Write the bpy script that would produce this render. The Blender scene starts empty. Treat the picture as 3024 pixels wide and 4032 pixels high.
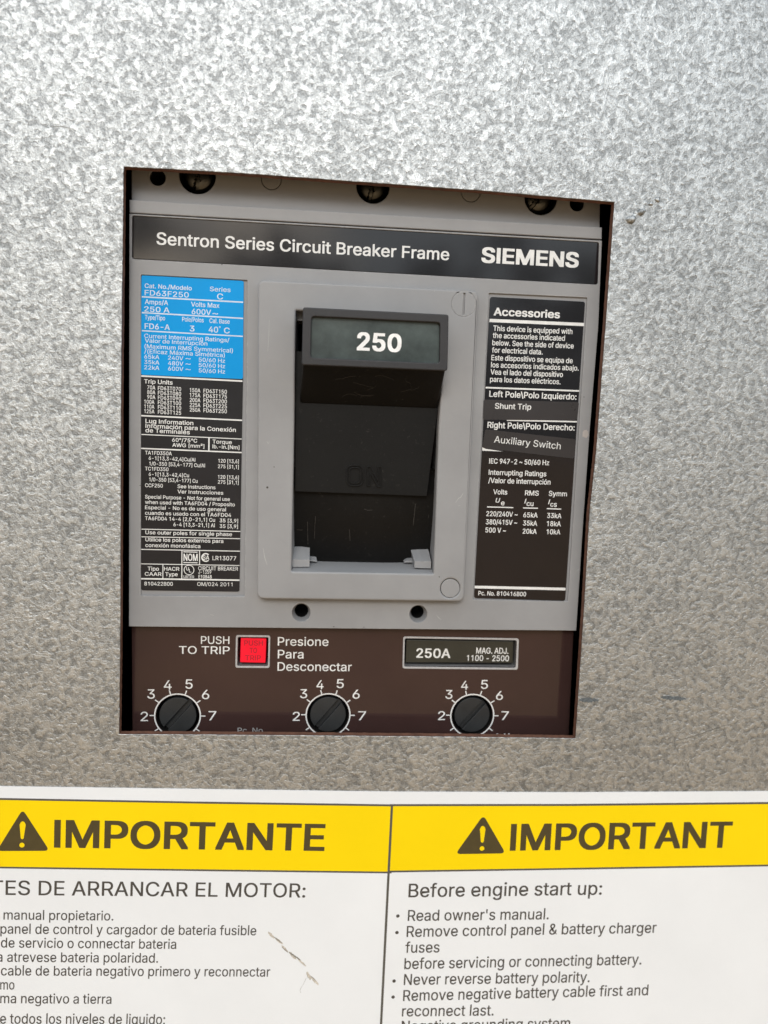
import bpy, math, random
from mathutils import Vector, Matrix
from mathutils.geometry import tessellate_polygon

R = math.radians
random.seed(7)
scene = bpy.context.scene
COL = scene.collection

# ------------------------------------------------------------------ camera
# World: X right, Z up, Y into the panel.  The galvanized sheet's front face is the plane Y = 0, the camera is 190 mm in front of it.
FPX, CX, CY, DIST = 3000.0, 1512.0, 2016.0, 0.190
xa = Vector((0.99563, 0.03445, 0.08679)).normalized()
zd = Vector((-0.04403, 0.99357, 0.10433))
zd = (zd - xa * zd.dot(xa)).normalized()
yn = xa.cross(zd)
right = Vector((xa.x, yn.x, -zd.x)); down = Vector((xa.y, yn.y, -zd.y)); fwd = Vector((xa.z, yn.z, -zd.z))
cam = bpy.data.cameras.new('camera')
cam_ob = bpy.data.objects.new('camera', cam); COL.objects.link(cam_ob)
m = Matrix((right, -down, -fwd)).transposed().to_4x4()
m.translation = Vector((0, -DIST, 0))
cam_ob.matrix_world = m
cam.sensor_fit = 'VERTICAL'; cam.sensor_height = 36.0; cam.lens = FPX / 4032 * 36.0
cam.clip_start = 0.005; cam.clip_end = 2000
cam.dof.use_dof = True; cam.dof.focus_distance = 0.190; cam.dof.aperture_fstop = 11
scene.camera = cam_ob

# ------------------------------------------------------------------ sky, sun, exposure
SUN_EL, SUN_ROT = R(29), R(187)
world = bpy.data.worlds.new('World'); scene.world = world; world.use_nodes = True
wn, wl = world.node_tree.nodes, world.node_tree.links
wn.clear()
wo = wn.new('ShaderNodeOutputWorld'); bg = wn.new('ShaderNodeBackground'); wl.new(bg.outputs[0], wo.inputs[0])
sky = wn.new('ShaderNodeTexSky'); sky.sky_type = 'NISHITA'; sky.sun_disc = False
sky.sun_elevation = SUN_EL; sky.sun_rotation = SUN_ROT; sky.dust_density = 3.0
tc = wn.new('ShaderNodeTexCoord')
cl = wn.new('ShaderNodeTexNoise'); cl.inputs['Scale'].default_value = 2.6; cl.inputs['Detail'].default_value = 7
wl.new(tc.outputs['Generated'], cl.inputs['Vector'])
cr = wn.new('ShaderNodeValToRGB'); cr.color_ramp.elements[0].position = 0.38; cr.color_ramp.elements[1].position = 0.56
wl.new(cl.outputs['Fac'], cr.inputs['Fac'])
mx = wn.new('ShaderNodeMix'); mx.data_type = 'RGBA'
wl.new(cr.outputs['Color'], mx.inputs['Factor']); wl.new(sky.outputs[0], mx.inputs['A'])
mx.inputs['B'].default_value = (9.0, 9.9, 10.4, 1)                 # overcast cloud
# far tree line along the horizon: a ragged dark green band of the sky dome
sep = wn.new('ShaderNodeSeparateXYZ'); wl.new(tc.outputs['Generated'], sep.inputs[0])
tn = wn.new('ShaderNodeTexNoise'); tn.inputs['Scale'].default_value = 16; tn.inputs['Detail'].default_value = 8; tn.inputs['Roughness'].default_value = .62
wl.new(tc.outputs['Generated'], tn.inputs['Vector'])
ma = wn.new('ShaderNodeMath'); ma.operation = 'MULTIPLY_ADD'; wl.new(tn.outputs['Fac'], ma.inputs[0]); ma.inputs[1].default_value = -0.9
wl.new(sep.outputs['Z'], ma.inputs[2])
tr = wn.new('ShaderNodeMapRange'); tr.interpolation_type = 'SMOOTHSTEP'
wl.new(ma.outputs[0], tr.inputs['Value'])
tr.inputs['From Min'].default_value = -0.25; tr.inputs['From Max'].default_value = -0.22
mt = wn.new('ShaderNodeMix'); mt.data_type = 'RGBA'; wl.new(tr.outputs[0], mt.inputs['Factor'])
mt.inputs['A'].default_value = (1.9, 2.15, 2.1, 1); wl.new(mx.outputs['Result'], mt.inputs['B'])
wl.new(mt.outputs['Result'], bg.inputs['Color'])
bg.inputs['Strength'].default_value = 0.11
sun = bpy.data.lights.new('sun', 'SUN'); sun.energy = 0.8; sun.angle = R(18); sun.color = (1, .98, .95)
sun_ob = bpy.data.objects.new('sun', sun); COL.objects.link(sun_ob)
sd = Vector((math.sin(SUN_ROT) * math.cos(SUN_EL), math.cos(SUN_ROT) * math.cos(SUN_EL), math.sin(SUN_EL)))
sun_ob.rotation_euler = sd.to_track_quat('Z', 'Y').to_euler(); sun_ob.location = sd * 3
vs = scene.view_settings
vs.view_transform = 'Standard'; vs.look = 'None'; vs.gamma = 1; vs.use_curve_mapping = False; vs.exposure = 0.5

# ------------------------------------------------------------------ measuring helpers
# frames: enlarged crops of the photo; a point (x, y) of one becomes a ray of the lens and meets the real plane at depth d (mm in front of the sheet)
FR = {'A': (500, 1040, .30750), 'B': (500, 1640, .34364), 'C': (1840, 1100, .36166), 'D': (1840, 1700, .36166),
      'E': (440, 620, .60277), 'F': (1400, 640, .65099), 'G': (440, 2380, .60277), 'H': (1380, 2380, .61483),
      'I': (0, 3080, .94033), 'J': (1480, 3080, .93068), 'K': (1000, 1080, .54249), 'L': (1000, 1680, .54249),
      'M': (1000, 2180, .48222), 'N': (460, 640, .30139), 'P': (1000, 3640, .24111), 'Q': (2200, 2600, .42194),
      'T': (2300, 780, .24111), 'S': (0, 0, 1.0)}

def at(fr, x, y, d):
    """point (X, Z) of the plane d mm in front of the sheet"""
    ox, oy, s = FR[fr]
    u, v = (ox + x * s - CX) / FPX, (oy + y * s - CY) / FPX
    w = right * u + down * v + fwd
    t = (DIST - d * .001) / w.y
    return Vector((w.x * t, w.z * t))

def v3(p, d): return Vector((p.x, -d * .001, p.y))
def loop(fr, pts, d): return [at(fr, x, y, d) for x, y in pts]
def mixloop(pts, d): return [at(f, x, y, d) for f, x, y in pts]

def rounded(pts, r, n=5):
    """round the corners of a closed loop by r (metres)"""
    out = []
    k = len(pts)
    for i in range(k):
        p, a, b = pts[i], pts[i - 1], pts[(i + 1) % k]
        va, vb = (a - p), (b - p)
        q = min(r, va.length * .45, vb.length * .45)
        p0, p1 = p + va.normalized() * q, p + vb.normalized() * q
        for j in range(n + 1):
            t = j / n
            out.append(p0 * (1 - t) ** 2 + p * 2 * t * (1 - t) + p1 * t * t)
    return out

def circle(c, r, n=48): return [c + Vector((math.cos(2 * math.pi * i / n), math.sin(2 * math.pi * i / n))) * r for i in range(n)]
def plen(fr, x, y, r, d): return (at(fr, x + r, y, d) - at(fr, x - r, y, d)).length / 2

# ------------------------------------------------------------------ object helpers
def link(name, me, mat, parent=None):
    o = bpy.data.objects.new(name, me); COL.objects.link(o)
    if mat is not None and not me.materials: me.materials.append(mat)
    if parent is not None:
        o.parent = parent
        if parent.parent is None: o.matrix_parent_inverse = Matrix.Translation(-parent.location)
    return o

def tag(o, label, cat, group=None, kind=None):
    if label: o['label'] = label
    if cat: o['category'] = cat
    if group: o['group'] = group
    if kind: o['kind'] = kind
    return o

def thing(name, label, cat, loc):
    o = bpy.data.objects.new(name, None); COL.objects.link(o); o.location = loc; o.empty_display_size = .02
    return tag(o, label, cat)

def mesh(name, verts, faces, mat, parent=None, smooth=False):
    me = bpy.data.meshes.new(name); me.from_pydata([tuple(v) for v in verts], [], faces); me.update()
    if smooth: me.polygons.foreach_set('use_smooth', [True] * len(me.polygons))
    return link(name, me, mat, parent)

def plate_data(loops, d, t, bevel=0.0, res=2):
    """verts and faces of a flat plate with holes: front face d mm, t mm thick, edges rounded by bevel mm"""
    cu = bpy.data.curves.new('tmp', 'CURVE'); cu.dimensions = '2D'; cu.fill_mode = 'BOTH'
    b = bevel * .001
    cu.extrude = max(t * .0005 - b, 1e-6); cu.bevel_depth = b; cu.bevel_resolution = res; cu.offset = -b
    for lp in loops:
        s = cu.splines.new('POLY'); s.points.add(len(lp) - 1); s.use_cyclic_u = True
        for q, p in zip(s.points, lp): q.co = (p.x, p.y, 0, 1)
    o = bpy.data.objects.new('tmp', cu); COL.objects.link(o)
    dg = bpy.context.evaluated_depsgraph_get()
    me = bpy.data.meshes.new_from_object(o.evaluated_get(dg))
    y0 = -(d - t / 2) * .001
    vv = [(v.co.x, y0 - v.co.z, v.co.y) for v in me.vertices]
    ff = [tuple(p.vertices) for p in me.polygons]
    bpy.data.objects.remove(o); bpy.data.curves.remove(cu); bpy.data.meshes.remove(me)
    return vv, ff

def plate(name, loops, d, t, mat, parent=None, bevel=0.0, res=2):
    vv, ff = plate_data(loops, d, t, bevel, res)
    return mesh(name, vv, ff, mat, parent)

def join(parts):
    V, F = [], []
    for vv, ff in parts:
        k = len(V); V += vv; F += [tuple(i + k for i in f) for f in ff]
    return V, F

def loft(name, rows, mat, parent=None, back=None, smooth=True, fr='S'):
    """rows of (x, y, d) points joined into a skin; back closes it behind at depth back mm"""
    V, F = [], []
    n = len(rows[0])
    for r_ in rows:
        for q in r_:
            f, x, y, d = q if len(q) == 4 else (fr,) + tuple(q)
            V.append(v3(at(f, x, y, d), d))
    for i in range(len(rows) - 1):
        for j in range(n - 1):
            a = i * n + j
            F.append((a, a + n, a + n + 1, a + 1))
    if back is not None:
        k = len(V)
        ring = [j for j in range(n)] + [i * n + n - 1 for i in range(1, len(rows))] + [(len(rows) - 1) * n + j for j in range(n - 2, -1, -1)] + [i * n for i in range(len(rows) - 2, 0, -1)]
        for i in ring: V.append(Vector((V[i].x, -back * .001, V[i].z)))
        L = len(ring)
        for i in range(L):
            F.append((ring[(i + 1) % L], ring[i], k + i, k + (i + 1) % L))
    o = mesh(name, V, F, mat, parent)
    if smooth:
        for p in o.data.polygons[:(len(rows) - 1) * (n - 1)]: p.use_smooth = True
    return o

def lathe_data(c, prof, n=40):
    """rings about the axis through c (X, Z): prof = [(radius m, d mm), ...]"""
    V, F = [], []
    for r, d in prof:
        for i in range(n):
            a = 2 * math.pi * i / n
            V.append((c.x + r * math.cos(a), -d * .001, c.y + r * math.sin(a)))
    for k in range(len(prof) - 1):
        for i in range(n):
            j = (i + 1) % n
            F.append((k * n + i, k * n + j, (k + 1) * n + j, (k + 1) * n + i))
    F.append(tuple(range((len(prof) - 1) * n, len(prof) * n)))
    return V, F

# ------------------------------------------------------------------ lettering: outlines of a plain sans serif, thousandths of the size
GL = {
    'A': [480, [[[16, 0], [201, 509], [276, 509], [463, 0], [395, 0], [287, 302], [264, 372], [239, 456], [213, 371], [191, 302], [85, 0]], [[110, 142], [110, 199], [370, 199], [370, 142]]]],
    'B': [456, [[[60, 0], [60, 509], [241, 509], [289, 504], [329, 491], [359, 469], [381, 442], [394, 410], [398, 374], [395, 344], [387, 320], [373, 301], [356, 286], [315, 267], [315, 262], [339, 257], [363, 245], [385, 227], [402, 203], [414, 173], [418, 136], [413, 100], [400, 67], [377, 39], [344, 18], [301, 4], [247, 0]], [[125, 57], [245, 57], [296, 63], [330, 80], [349, 105], [355, 137], [352, 161], [342, 184], [327, 203], [306, 218], [279, 228], [248, 231], [125, 231]], [[125, 285], [238, 285], [265, 288], [288, 296], [308, 309], [323, 326], [333, 348], [336, 372], [330, 403], [313, 429], [283, 446], [240, 452], [125, 452]]]],
    'C': [510, [[[267, -7], [205, 1], [150, 25], [104, 63], [70, 115], [48, 179], [40, 254], [48, 329], [70, 393], [104, 445], [150, 484], [205, 508], [267, 516], [305, 513], [340, 504], [373, 490], [402, 471], [427, 447], [448, 418], [463, 385], [473, 348], [408, 348], [401, 373], [389, 395], [357, 428], [315, 449], [267, 456], [223, 450], [184, 432], [150, 403], [125, 364], [109, 314], [103, 254], [109, 194], [125, 145], [151, 105], [184, 76], [223, 59], [267, 53], [315, 60], [357, 81], [389, 114], [408, 160], [473, 160], [463, 124], [448, 91], [428, 62], [402, 38], [373, 19], [341, 5], [305, -4]]]],
    'D': [502, [[[219, 0], [96, 0], [96, 57], [215, 57], [272, 63], [318, 81], [354, 110], [379, 149], [394, 198], [399, 255], [394, 312], [379, 361], [354, 399], [320, 428], [275, 446], [221, 452], [93, 452], [93, 509], [225, 509], [294, 501], [353, 478], [399, 441], [433, 391], [455, 329], [462, 255], [455, 181], [433, 119], [398, 68], [351, 31], [291, 8]], [[125, 509], [125, 0], [60, 0], [60, 509]]]],
    'E': [419, [[[60, 0], [60, 509], [372, 509], [372, 452], [125, 452], [125, 286], [355, 286], [355, 229], [125, 229], [125, 57], [375, 57], [375, 0]]]],
    'F': [410, [[[60, 0], [60, 509], [369, 509], [369, 452], [125, 452], [125, 278], [346, 278], [346, 221], [125, 221], [125, 0]]]],
    'G': [520, [[[269, -7], [205, 1], [149, 25], [104, 64], [69, 116], [47, 179], [40, 254], [47, 329], [69, 393], [103, 445], [149, 484], [203, 508], [265, 516], [304, 513], [340, 504], [374, 489], [403, 469], [429, 445], [449, 416], [465, 384], [474, 349], [408, 349], [387, 393], [356, 427], [315, 448], [265, 456], [222, 450], [183, 432], [150, 404], [125, 364], [109, 314], [103, 254], [109, 194], [125, 145], [151, 105], [184, 76], [224, 59], [269, 53], [309, 57], [345, 71], [374, 93], [396, 123], [410, 160], [415, 199], [283, 199], [283, 256], [478, 256], [478, 200], [471, 141], [451, 91], [419, 50], [377, 19], [326, 0]]]],
    'H': [517, [[[60, 0], [60, 509], [125, 509], [125, 289], [392, 289], [392, 509], [457, 509], [457, 0], [392, 0], [392, 232], [125, 232], [125, 0]]]],
    'J': [396, [[[185, -7], [124, 3], [75, 33], [44, 81], [33, 145], [33, 173], [98, 173], [98, 145], [104, 104], [122, 74], [149, 56], [185, 50], [220, 56], [248, 74], [266, 104], [272, 145], [272, 509], [336, 509], [336, 145], [326, 81], [294, 33], [246, 3]]]],
    'K': [467, [[[104, 145], [104, 216], [139, 261], [174, 303], [212, 344], [364, 509], [448, 509], [231, 276], [228, 276]], [[60, 0], [60, 509], [125, 509], [125, 334], [124, 225], [125, 193], [125, 0]], [[372, 0], [188, 259], [228, 309], [449, 0]]]],
    'L': [393, [[[60, 0], [60, 509], [125, 509], [125, 57], [361, 57], [361, 0]]]],
    'M': [628, [[[60, 0], [60, 509], [152, 509], [277, 187], [287, 159], [299, 123], [311, 84], [315, 73], [318, 83], [330, 121], [342, 158], [352, 187], [476, 509], [568, 509], [568, 0], [504, 0], [504, 291], [504, 327], [505, 369], [506, 413], [507, 436], [498, 409], [482, 363], [467, 322], [456, 291], [342, 0], [286, 0], [170, 291], [159, 321], [145, 361], [129, 408], [120, 435], [120, 416], [121, 372], [122, 328], [122, 291], [122, 0]]]],
    'N': [523, [[[60, 0], [60, 509], [136, 509], [343, 183], [363, 151], [388, 107], [403, 76], [401, 108], [399, 157], [399, 195], [399, 509], [463, 509], [463, 0], [387, 0], [202, 290], [177, 331], [148, 381], [120, 431], [122, 384], [124, 328], [125, 291], [125, 0]]]],
    'O': [533, [[[267, -7], [205, 1], [150, 25], [105, 63], [70, 115], [48, 179], [40, 254], [48, 329], [70, 393], [105, 445], [150, 484], [205, 508], [267, 516], [329, 508], [384, 484], [429, 445], [464, 393], [486, 329], [493, 254], [486, 179], [464, 115], [429, 63], [384, 25], [329, 1]], [[267, 53], [310, 59], [349, 76], [383, 105], [408, 144], [425, 194], [430, 254], [425, 314], [408, 365], [383, 404], [349, 433], [310, 450], [267, 456], [223, 450], [184, 433], [151, 404], [125, 364], [109, 314], [103, 254], [109, 194], [125, 144], [151, 105], [184, 76], [223, 59]]]],
    'P': [445, [[[60, 0], [60, 509], [235, 509], [289, 503], [332, 487], [366, 462], [390, 430], [404, 391], [409, 348], [404, 304], [390, 265], [366, 233], [332, 207], [289, 191], [235, 186], [125, 186], [125, 0]], [[125, 242], [233, 242], [269, 246], [297, 256], [318, 272], [333, 294], [342, 319], [344, 348], [342, 376], [333, 402], [318, 423], [297, 439], [268, 449], [232, 452], [125, 452]]]],
    'Q': [533, [[[245, 159], [313, 159], [369, 85], [384, 65], [468, -48], [401, -48], [346, 27], [331, 46]], [[267, -7], [205, 1], [150, 25], [105, 63], [70, 115], [48, 179], [40, 254], [48, 329], [70, 393], [105, 445], [150, 484], [205, 508], [267, 516], [329, 508], [384, 484], [429, 445], [464, 393], [486, 329], [493, 254], [486, 179], [464, 115], [429, 63], [384, 25], [329, 1]], [[267, 53], [310, 59], [349, 76], [383, 105], [408, 144], [425, 194], [430, 254], [425, 314], [408, 365], [383, 404], [349, 433], [310, 450], [267, 456], [223, 450], [184, 433], [151, 404], [125, 364], [109, 314], [103, 254], [109, 194], [125, 144], [151, 105], [184, 76], [223, 59]]]],
    'R': [449, [[[60, 0], [60, 509], [236, 509], [290, 504], [333, 489], [367, 465], [390, 433], [405, 395], [409, 352], [405, 309], [390, 271], [367, 240], [333, 217], [289, 203], [236, 198], [125, 198], [125, 0]], [[125, 255], [234, 255], [269, 258], [298, 267], [319, 281], [334, 300], [342, 324], [345, 352], [342, 380], [334, 405], [319, 425], [298, 440], [269, 449], [233, 452], [125, 452]], [[353, 0], [230, 229], [303, 229], [428, 0]]]],
    'S': [447, [[[224, -9], [172, -4], [128, 9], [91, 31], [64, 60], [46, 96], [38, 137], [104, 137], [110, 110], [123, 88], [142, 71], [166, 59], [194, 52], [224, 49], [257, 52], [286, 60], [311, 74], [329, 92], [341, 114], [346, 139], [342, 161], [332, 179], [316, 193], [296, 205], [245, 222], [184, 239], [128, 260], [86, 289], [60, 326], [52, 372], [58, 413], [75, 448], [102, 476], [138, 498], [180, 511], [227, 516], [275, 511], [316, 498], [351, 476], [377, 449], [394, 415], [401, 378], [337, 378], [326, 412], [302, 437], [267, 453], [225, 459], [194, 456], [167, 448], [145, 435], [129, 418], [118, 398], [115, 376], [119, 352], [131, 334], [148, 319], [169, 308], [212, 293], [264, 279], [312, 264], [359, 238], [379, 220], [395, 198], [405, 171], [408, 139], [403, 99], [386, 64], [360, 34], [323, 11], [278, -4]]]],
    'T': [449, [[[32, 452], [32, 509], [417, 509], [417, 452], [257, 452], [257, 0], [193, 0], [193, 452]]]],
    'U': [517, [[[259, -8], [203, -2], [154, 15], [114, 43], [85, 80], [66, 124], [60, 173], [60, 509], [124, 509], [124, 178], [128, 144], [141, 113], [160, 87], [187, 68], [220, 56], [259, 52], [298, 56], [331, 68], [357, 87], [377, 113], [389, 144], [393, 178], [393, 509], [457, 509], [457, 173], [451, 124], [433, 80], [403, 43], [363, 15], [315, -2]]]],
    'V': [480, [[[204, 0], [16, 509], [84, 509], [192, 206], [215, 137], [241, 52], [267, 138], [290, 206], [395, 509], [463, 509], [278, 0]]]],
    'W': [686, [[[155, 0], [16, 509], [82, 509], [163, 196], [175, 145], [187, 94], [193, 61], [200, 94], [211, 145], [224, 196], [306, 509], [380, 509], [462, 196], [474, 145], [486, 94], [492, 62], [499, 94], [510, 145], [523, 196], [603, 509], [670, 509], [530, 0], [455, 0], [368, 323], [351, 391], [343, 437], [335, 395], [318, 323], [230, 0]]]],
    'X': [474, [[[18, 0], [200, 260], [29, 509], [104, 509], [178, 400], [204, 361], [223, 329], [238, 302], [252, 329], [272, 361], [298, 400], [374, 509], [446, 509], [276, 263], [456, 0], [382, 0], [292, 129], [268, 165], [250, 195], [237, 218], [225, 196], [206, 166], [182, 129], [91, 0]]]],
    'Y': [472, [[[203, 0], [203, 208], [16, 509], [91, 509], [192, 344], [222, 292], [237, 260], [251, 293], [280, 344], [381, 509], [455, 509], [268, 208], [268, 0]]]],
    'Z': [438, [[[42, 0], [42, 46], [273, 385], [306, 431], [323, 453], [285, 452], [223, 452], [40, 452], [40, 509], [397, 509], [397, 462], [169, 129], [134, 81], [114, 55], [152, 57], [214, 57], [399, 57], [399, 0]]]],
    'a': [389, [[[160, -9], [126, -5], [94, 5], [68, 22], [48, 45], [35, 73], [30, 108], [34, 138], [43, 161], [58, 179], [78, 193], [125, 211], [178, 220], [234, 227], [265, 235], [273, 243], [276, 255], [276, 257], [273, 279], [267, 297], [256, 311], [240, 322], [220, 329], [196, 331], [171, 329], [149, 322], [118, 301], [100, 274], [41, 291], [57, 322], [79, 346], [104, 364], [133, 375], [163, 382], [194, 384], [239, 379], [286, 360], [306, 343], [322, 320], [333, 290], [337, 251], [337, 0], [277, 0], [277, 52], [272, 52], [252, 25], [215, 1], [190, -6]], [[170, 45], [202, 49], [228, 59], [248, 74], [263, 93], [272, 115], [276, 138], [276, 190], [259, 182], [231, 176], [200, 171], [175, 168], [134, 159], [117, 150], [103, 139], [95, 124], [92, 105], [94, 87], [102, 72], [114, 61], [130, 52]]]],
    'b': [424, [[[229, -8], [198, -5], [172, 4], [138, 31], [118, 59], [112, 59], [112, 0], [53, 0], [53, 509], [114, 509], [114, 319], [118, 319], [137, 346], [171, 373], [197, 381], [229, 384], [274, 378], [313, 361], [345, 332], [370, 293], [385, 245], [390, 189], [385, 133], [370, 84], [346, 45], [313, 16], [274, -2]], [[220, 47], [253, 51], [279, 66], [301, 88], [316, 117], [325, 151], [328, 189], [325, 227], [316, 261], [301, 290], [280, 311], [253, 325], [220, 330], [188, 325], [161, 312], [140, 291], [125, 263], [116, 229], [113, 189], [116, 150], [125, 115], [140, 86], [162, 65], [188, 51]]]],
    'c': [396, [[[207, -8], [159, -2], [117, 16], [82, 46], [56, 85], [40, 133], [34, 187], [40, 243], [56, 291], [82, 330], [117, 360], [159, 378], [207, 384], [260, 377], [305, 356], [340, 322], [362, 277], [303, 262], [290, 289], [270, 311], [242, 325], [207, 330], [173, 325], [145, 310], [124, 287], [108, 258], [99, 224], [96, 187], [99, 151], [108, 117], [124, 89], [145, 66], [173, 51], [207, 46], [243, 52], [271, 66], [292, 89], [304, 117], [363, 102], [354, 78], [341, 56], [306, 21], [261, -1]]]],
    'd': [424, [[[195, -8], [151, -2], [111, 16], [79, 45], [55, 84], [39, 133], [34, 189], [39, 245], [55, 293], [79, 332], [112, 361], [151, 378], [196, 384], [228, 381], [253, 373], [287, 346], [306, 319], [311, 319], [311, 509], [372, 509], [372, 0], [313, 0], [313, 59], [307, 59], [287, 31], [252, 4], [227, -5]], [[205, 47], [236, 51], [263, 65], [284, 86], [299, 115], [309, 150], [312, 189], [309, 229], [300, 263], [284, 291], [263, 312], [237, 325], [205, 330], [172, 325], [145, 311], [124, 290], [108, 261], [99, 227], [96, 189], [99, 151], [109, 117], [124, 88], [145, 66], [172, 51]]]],
    'e': [404, [[[212, -8], [161, -2], [117, 16], [82, 46], [56, 85], [40, 132], [34, 187], [39, 242], [55, 290], [81, 329], [115, 359], [157, 378], [205, 384], [236, 382], [266, 374], [294, 361], [319, 341], [341, 315], [357, 282], [368, 242], [371, 194], [371, 169], [75, 169], [75, 221], [308, 221], [307, 237], [298, 269], [283, 294], [263, 314], [237, 326], [205, 330], [173, 326], [146, 313], [125, 294], [109, 270], [99, 241], [96, 211], [96, 178], [100, 139], [110, 106], [128, 80], [151, 61], [179, 50], [212, 46], [254, 53], [285, 73], [306, 105], [365, 91], [353, 63], [335, 39], [311, 19], [283, 4], [249, -5]]]],
    'f': [254, [[[228, 379], [228, 327], [6, 327], [6, 379]], [[81, 0], [81, 432], [84, 461], [96, 486], [113, 505], [135, 519], [161, 527], [187, 530], [222, 527], [243, 521], [227, 468], [215, 472], [195, 474], [171, 470], [154, 460], [145, 443], [142, 419], [142, 0]]]],
    'g': [425, [[[207, -151], [168, -148], [134, -140], [105, -127], [82, -110], [64, -91], [51, -69], [101, -41], [122, -66], [154, -88], [178, -95], [207, -97], [249, -92], [282, -75], [304, -47], [311, -6], [311, 68], [306, 68], [287, 41], [252, 16], [227, 8], [195, 5], [152, 10], [113, 27], [80, 53], [55, 90], [39, 136], [34, 191], [39, 246], [55, 293], [80, 332], [112, 361], [152, 378], [196, 384], [228, 382], [253, 373], [288, 346], [308, 319], [313, 319], [313, 379], [372, 379], [372, -9], [367, -54], [350, -90], [324, -117], [291, -136], [251, -147]], [[205, 59], [237, 63], [264, 75], [285, 95], [300, 121], [309, 154], [312, 193], [309, 231], [300, 264], [285, 291], [264, 312], [237, 325], [205, 330], [172, 325], [145, 312], [124, 290], [109, 262], [99, 229], [96, 193], [99, 155], [109, 123], [124, 96], [145, 76], [172, 63]]]],
    'h': [410, [[[114, 227], [114, 0], [53, 0], [53, 509], [114, 509], [114, 312], [124, 332], [152, 362], [187, 379], [227, 384], [264, 380], [295, 369], [321, 349], [341, 321], [353, 285], [357, 240], [357, 0], [296, 0], [296, 235], [290, 275], [273, 304], [246, 323], [210, 329], [184, 326], [161, 317], [141, 303], [126, 283], [117, 257]]]],
    'i': [167, [[[53, 0], [53, 379], [114, 379], [114, 0]], [[84, 443], [67, 446], [54, 455], [44, 468], [41, 483], [44, 499], [54, 512], [67, 521], [84, 524], [100, 521], [114, 512], [123, 499], [126, 483], [123, 468], [114, 455], [100, 446]]]],
    'j': [167, [[[53, 379], [114, 379], [114, -30], [111, -63], [102, -90], [86, -113], [65, -129], [37, -139], [4, -143], [-10, -143], [-10, -87], [2, -87], [25, -83], [40, -72], [50, -54], [53, -29]], [[83, 443], [67, 446], [53, 455], [44, 468], [41, 483], [44, 499], [53, 512], [67, 521], [83, 524], [100, 521], [114, 512], [123, 499], [126, 483], [123, 468], [114, 455], [100, 446]]]],
    'k': [381, [[[110, 137], [110, 212], [121, 212], [284, 379], [360, 379], [184, 199], [177, 199]], [[53, 0], [53, 509], [114, 509], [114, 0]], [[294, 0], [148, 186], [191, 229], [372, 0]]]],
    'm': [610, [[[53, 0], [53, 379], [112, 379], [112, 306], [118, 323], [132, 346], [151, 363], [172, 376], [195, 384], [219, 386], [257, 380], [287, 361], [309, 331], [317, 308], [322, 321], [337, 343], [357, 361], [381, 375], [407, 383], [437, 386], [468, 383], [497, 372], [522, 354], [541, 328], [553, 296], [557, 255], [557, 0], [496, 0], [496, 254], [490, 289], [473, 313], [447, 326], [419, 330], [395, 328], [374, 320], [358, 307], [345, 290], [338, 270], [335, 247], [335, 0], [274, 0], [274, 260], [269, 288], [253, 311], [229, 326], [199, 330], [178, 328], [158, 320], [140, 307], [126, 289], [117, 266], [114, 238], [114, 0]]]],
    'n': [410, [[[114, 227], [114, 0], [53, 0], [53, 379], [112, 379], [112, 307], [124, 332], [152, 362], [187, 379], [227, 384], [264, 380], [295, 369], [321, 349], [341, 321], [353, 285], [357, 240], [357, 0], [296, 0], [296, 235], [290, 275], [273, 304], [246, 323], [210, 329], [184, 326], [161, 317], [141, 303], [126, 283], [117, 257]]]],
    'o': [415, [[[207, -8], [159, -2], [117, 16], [82, 46], [56, 85], [40, 133], [34, 187], [40, 243], [56, 291], [82, 330], [117, 360], [159, 378], [207, 384], [256, 378], [299, 360], [333, 330], [359, 291], [376, 243], [381, 187], [376, 133], [359, 85], [333, 46], [299, 16], [256, -2]], [[207, 46], [242, 51], [270, 66], [292, 89], [307, 117], [316, 151], [319, 187], [316, 224], [307, 258], [292, 287], [270, 310], [242, 325], [207, 330], [173, 325], [145, 310], [124, 287], [108, 258], [99, 224], [96, 187], [99, 151], [108, 117], [124, 89], [145, 66], [173, 51]]]],
    'p': [424, [[[53, -143], [53, 379], [112, 379], [112, 319], [118, 319], [137, 346], [171, 373], [197, 381], [229, 384], [274, 378], [313, 361], [345, 332], [370, 293], [385, 245], [390, 189], [385, 133], [370, 84], [346, 45], [313, 16], [274, -2], [229, -8], [198, -5], [173, 4], [138, 31], [118, 59], [114, 59], [114, -143]], [[220, 47], [253, 51], [279, 66], [301, 88], [316, 117], [325, 151], [328, 189], [325, 227], [316, 261], [301, 290], [280, 311], [253, 325], [220, 330], [188, 325], [161, 312], [140, 291], [125, 263], [116, 229], [113, 189], [116, 150], [125, 115], [140, 86], [162, 65], [188, 51]]]],
    'q': [424, [[[372, -143], [311, -143], [311, 59], [306, 59], [287, 31], [252, 4], [227, -5], [195, -8], [151, -2], [111, 16], [79, 45], [55, 84], [39, 133], [34, 189], [39, 245], [55, 293], [79, 332], [112, 361], [151, 378], [196, 384], [228, 381], [253, 373], [287, 346], [307, 319], [313, 319], [313, 379], [372, 379]], [[205, 47], [236, 51], [263, 65], [284, 86], [299, 115], [309, 150], [312, 189], [309, 229], [300, 263], [284, 291], [263, 312], [237, 325], [205, 330], [172, 325], [145, 311], [124, 290], [108, 261], [99, 227], [96, 189], [99, 151], [109, 117], [124, 88], [145, 66], [172, 51]]]],
    'r': [259, [[[53, 0], [53, 379], [112, 379], [112, 321], [115, 321], [130, 347], [152, 367], [181, 380], [213, 385], [229, 384], [243, 384], [243, 322], [230, 324], [207, 326], [182, 323], [159, 315], [140, 301], [126, 284], [117, 262], [114, 237], [114, 0]]]],
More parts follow.
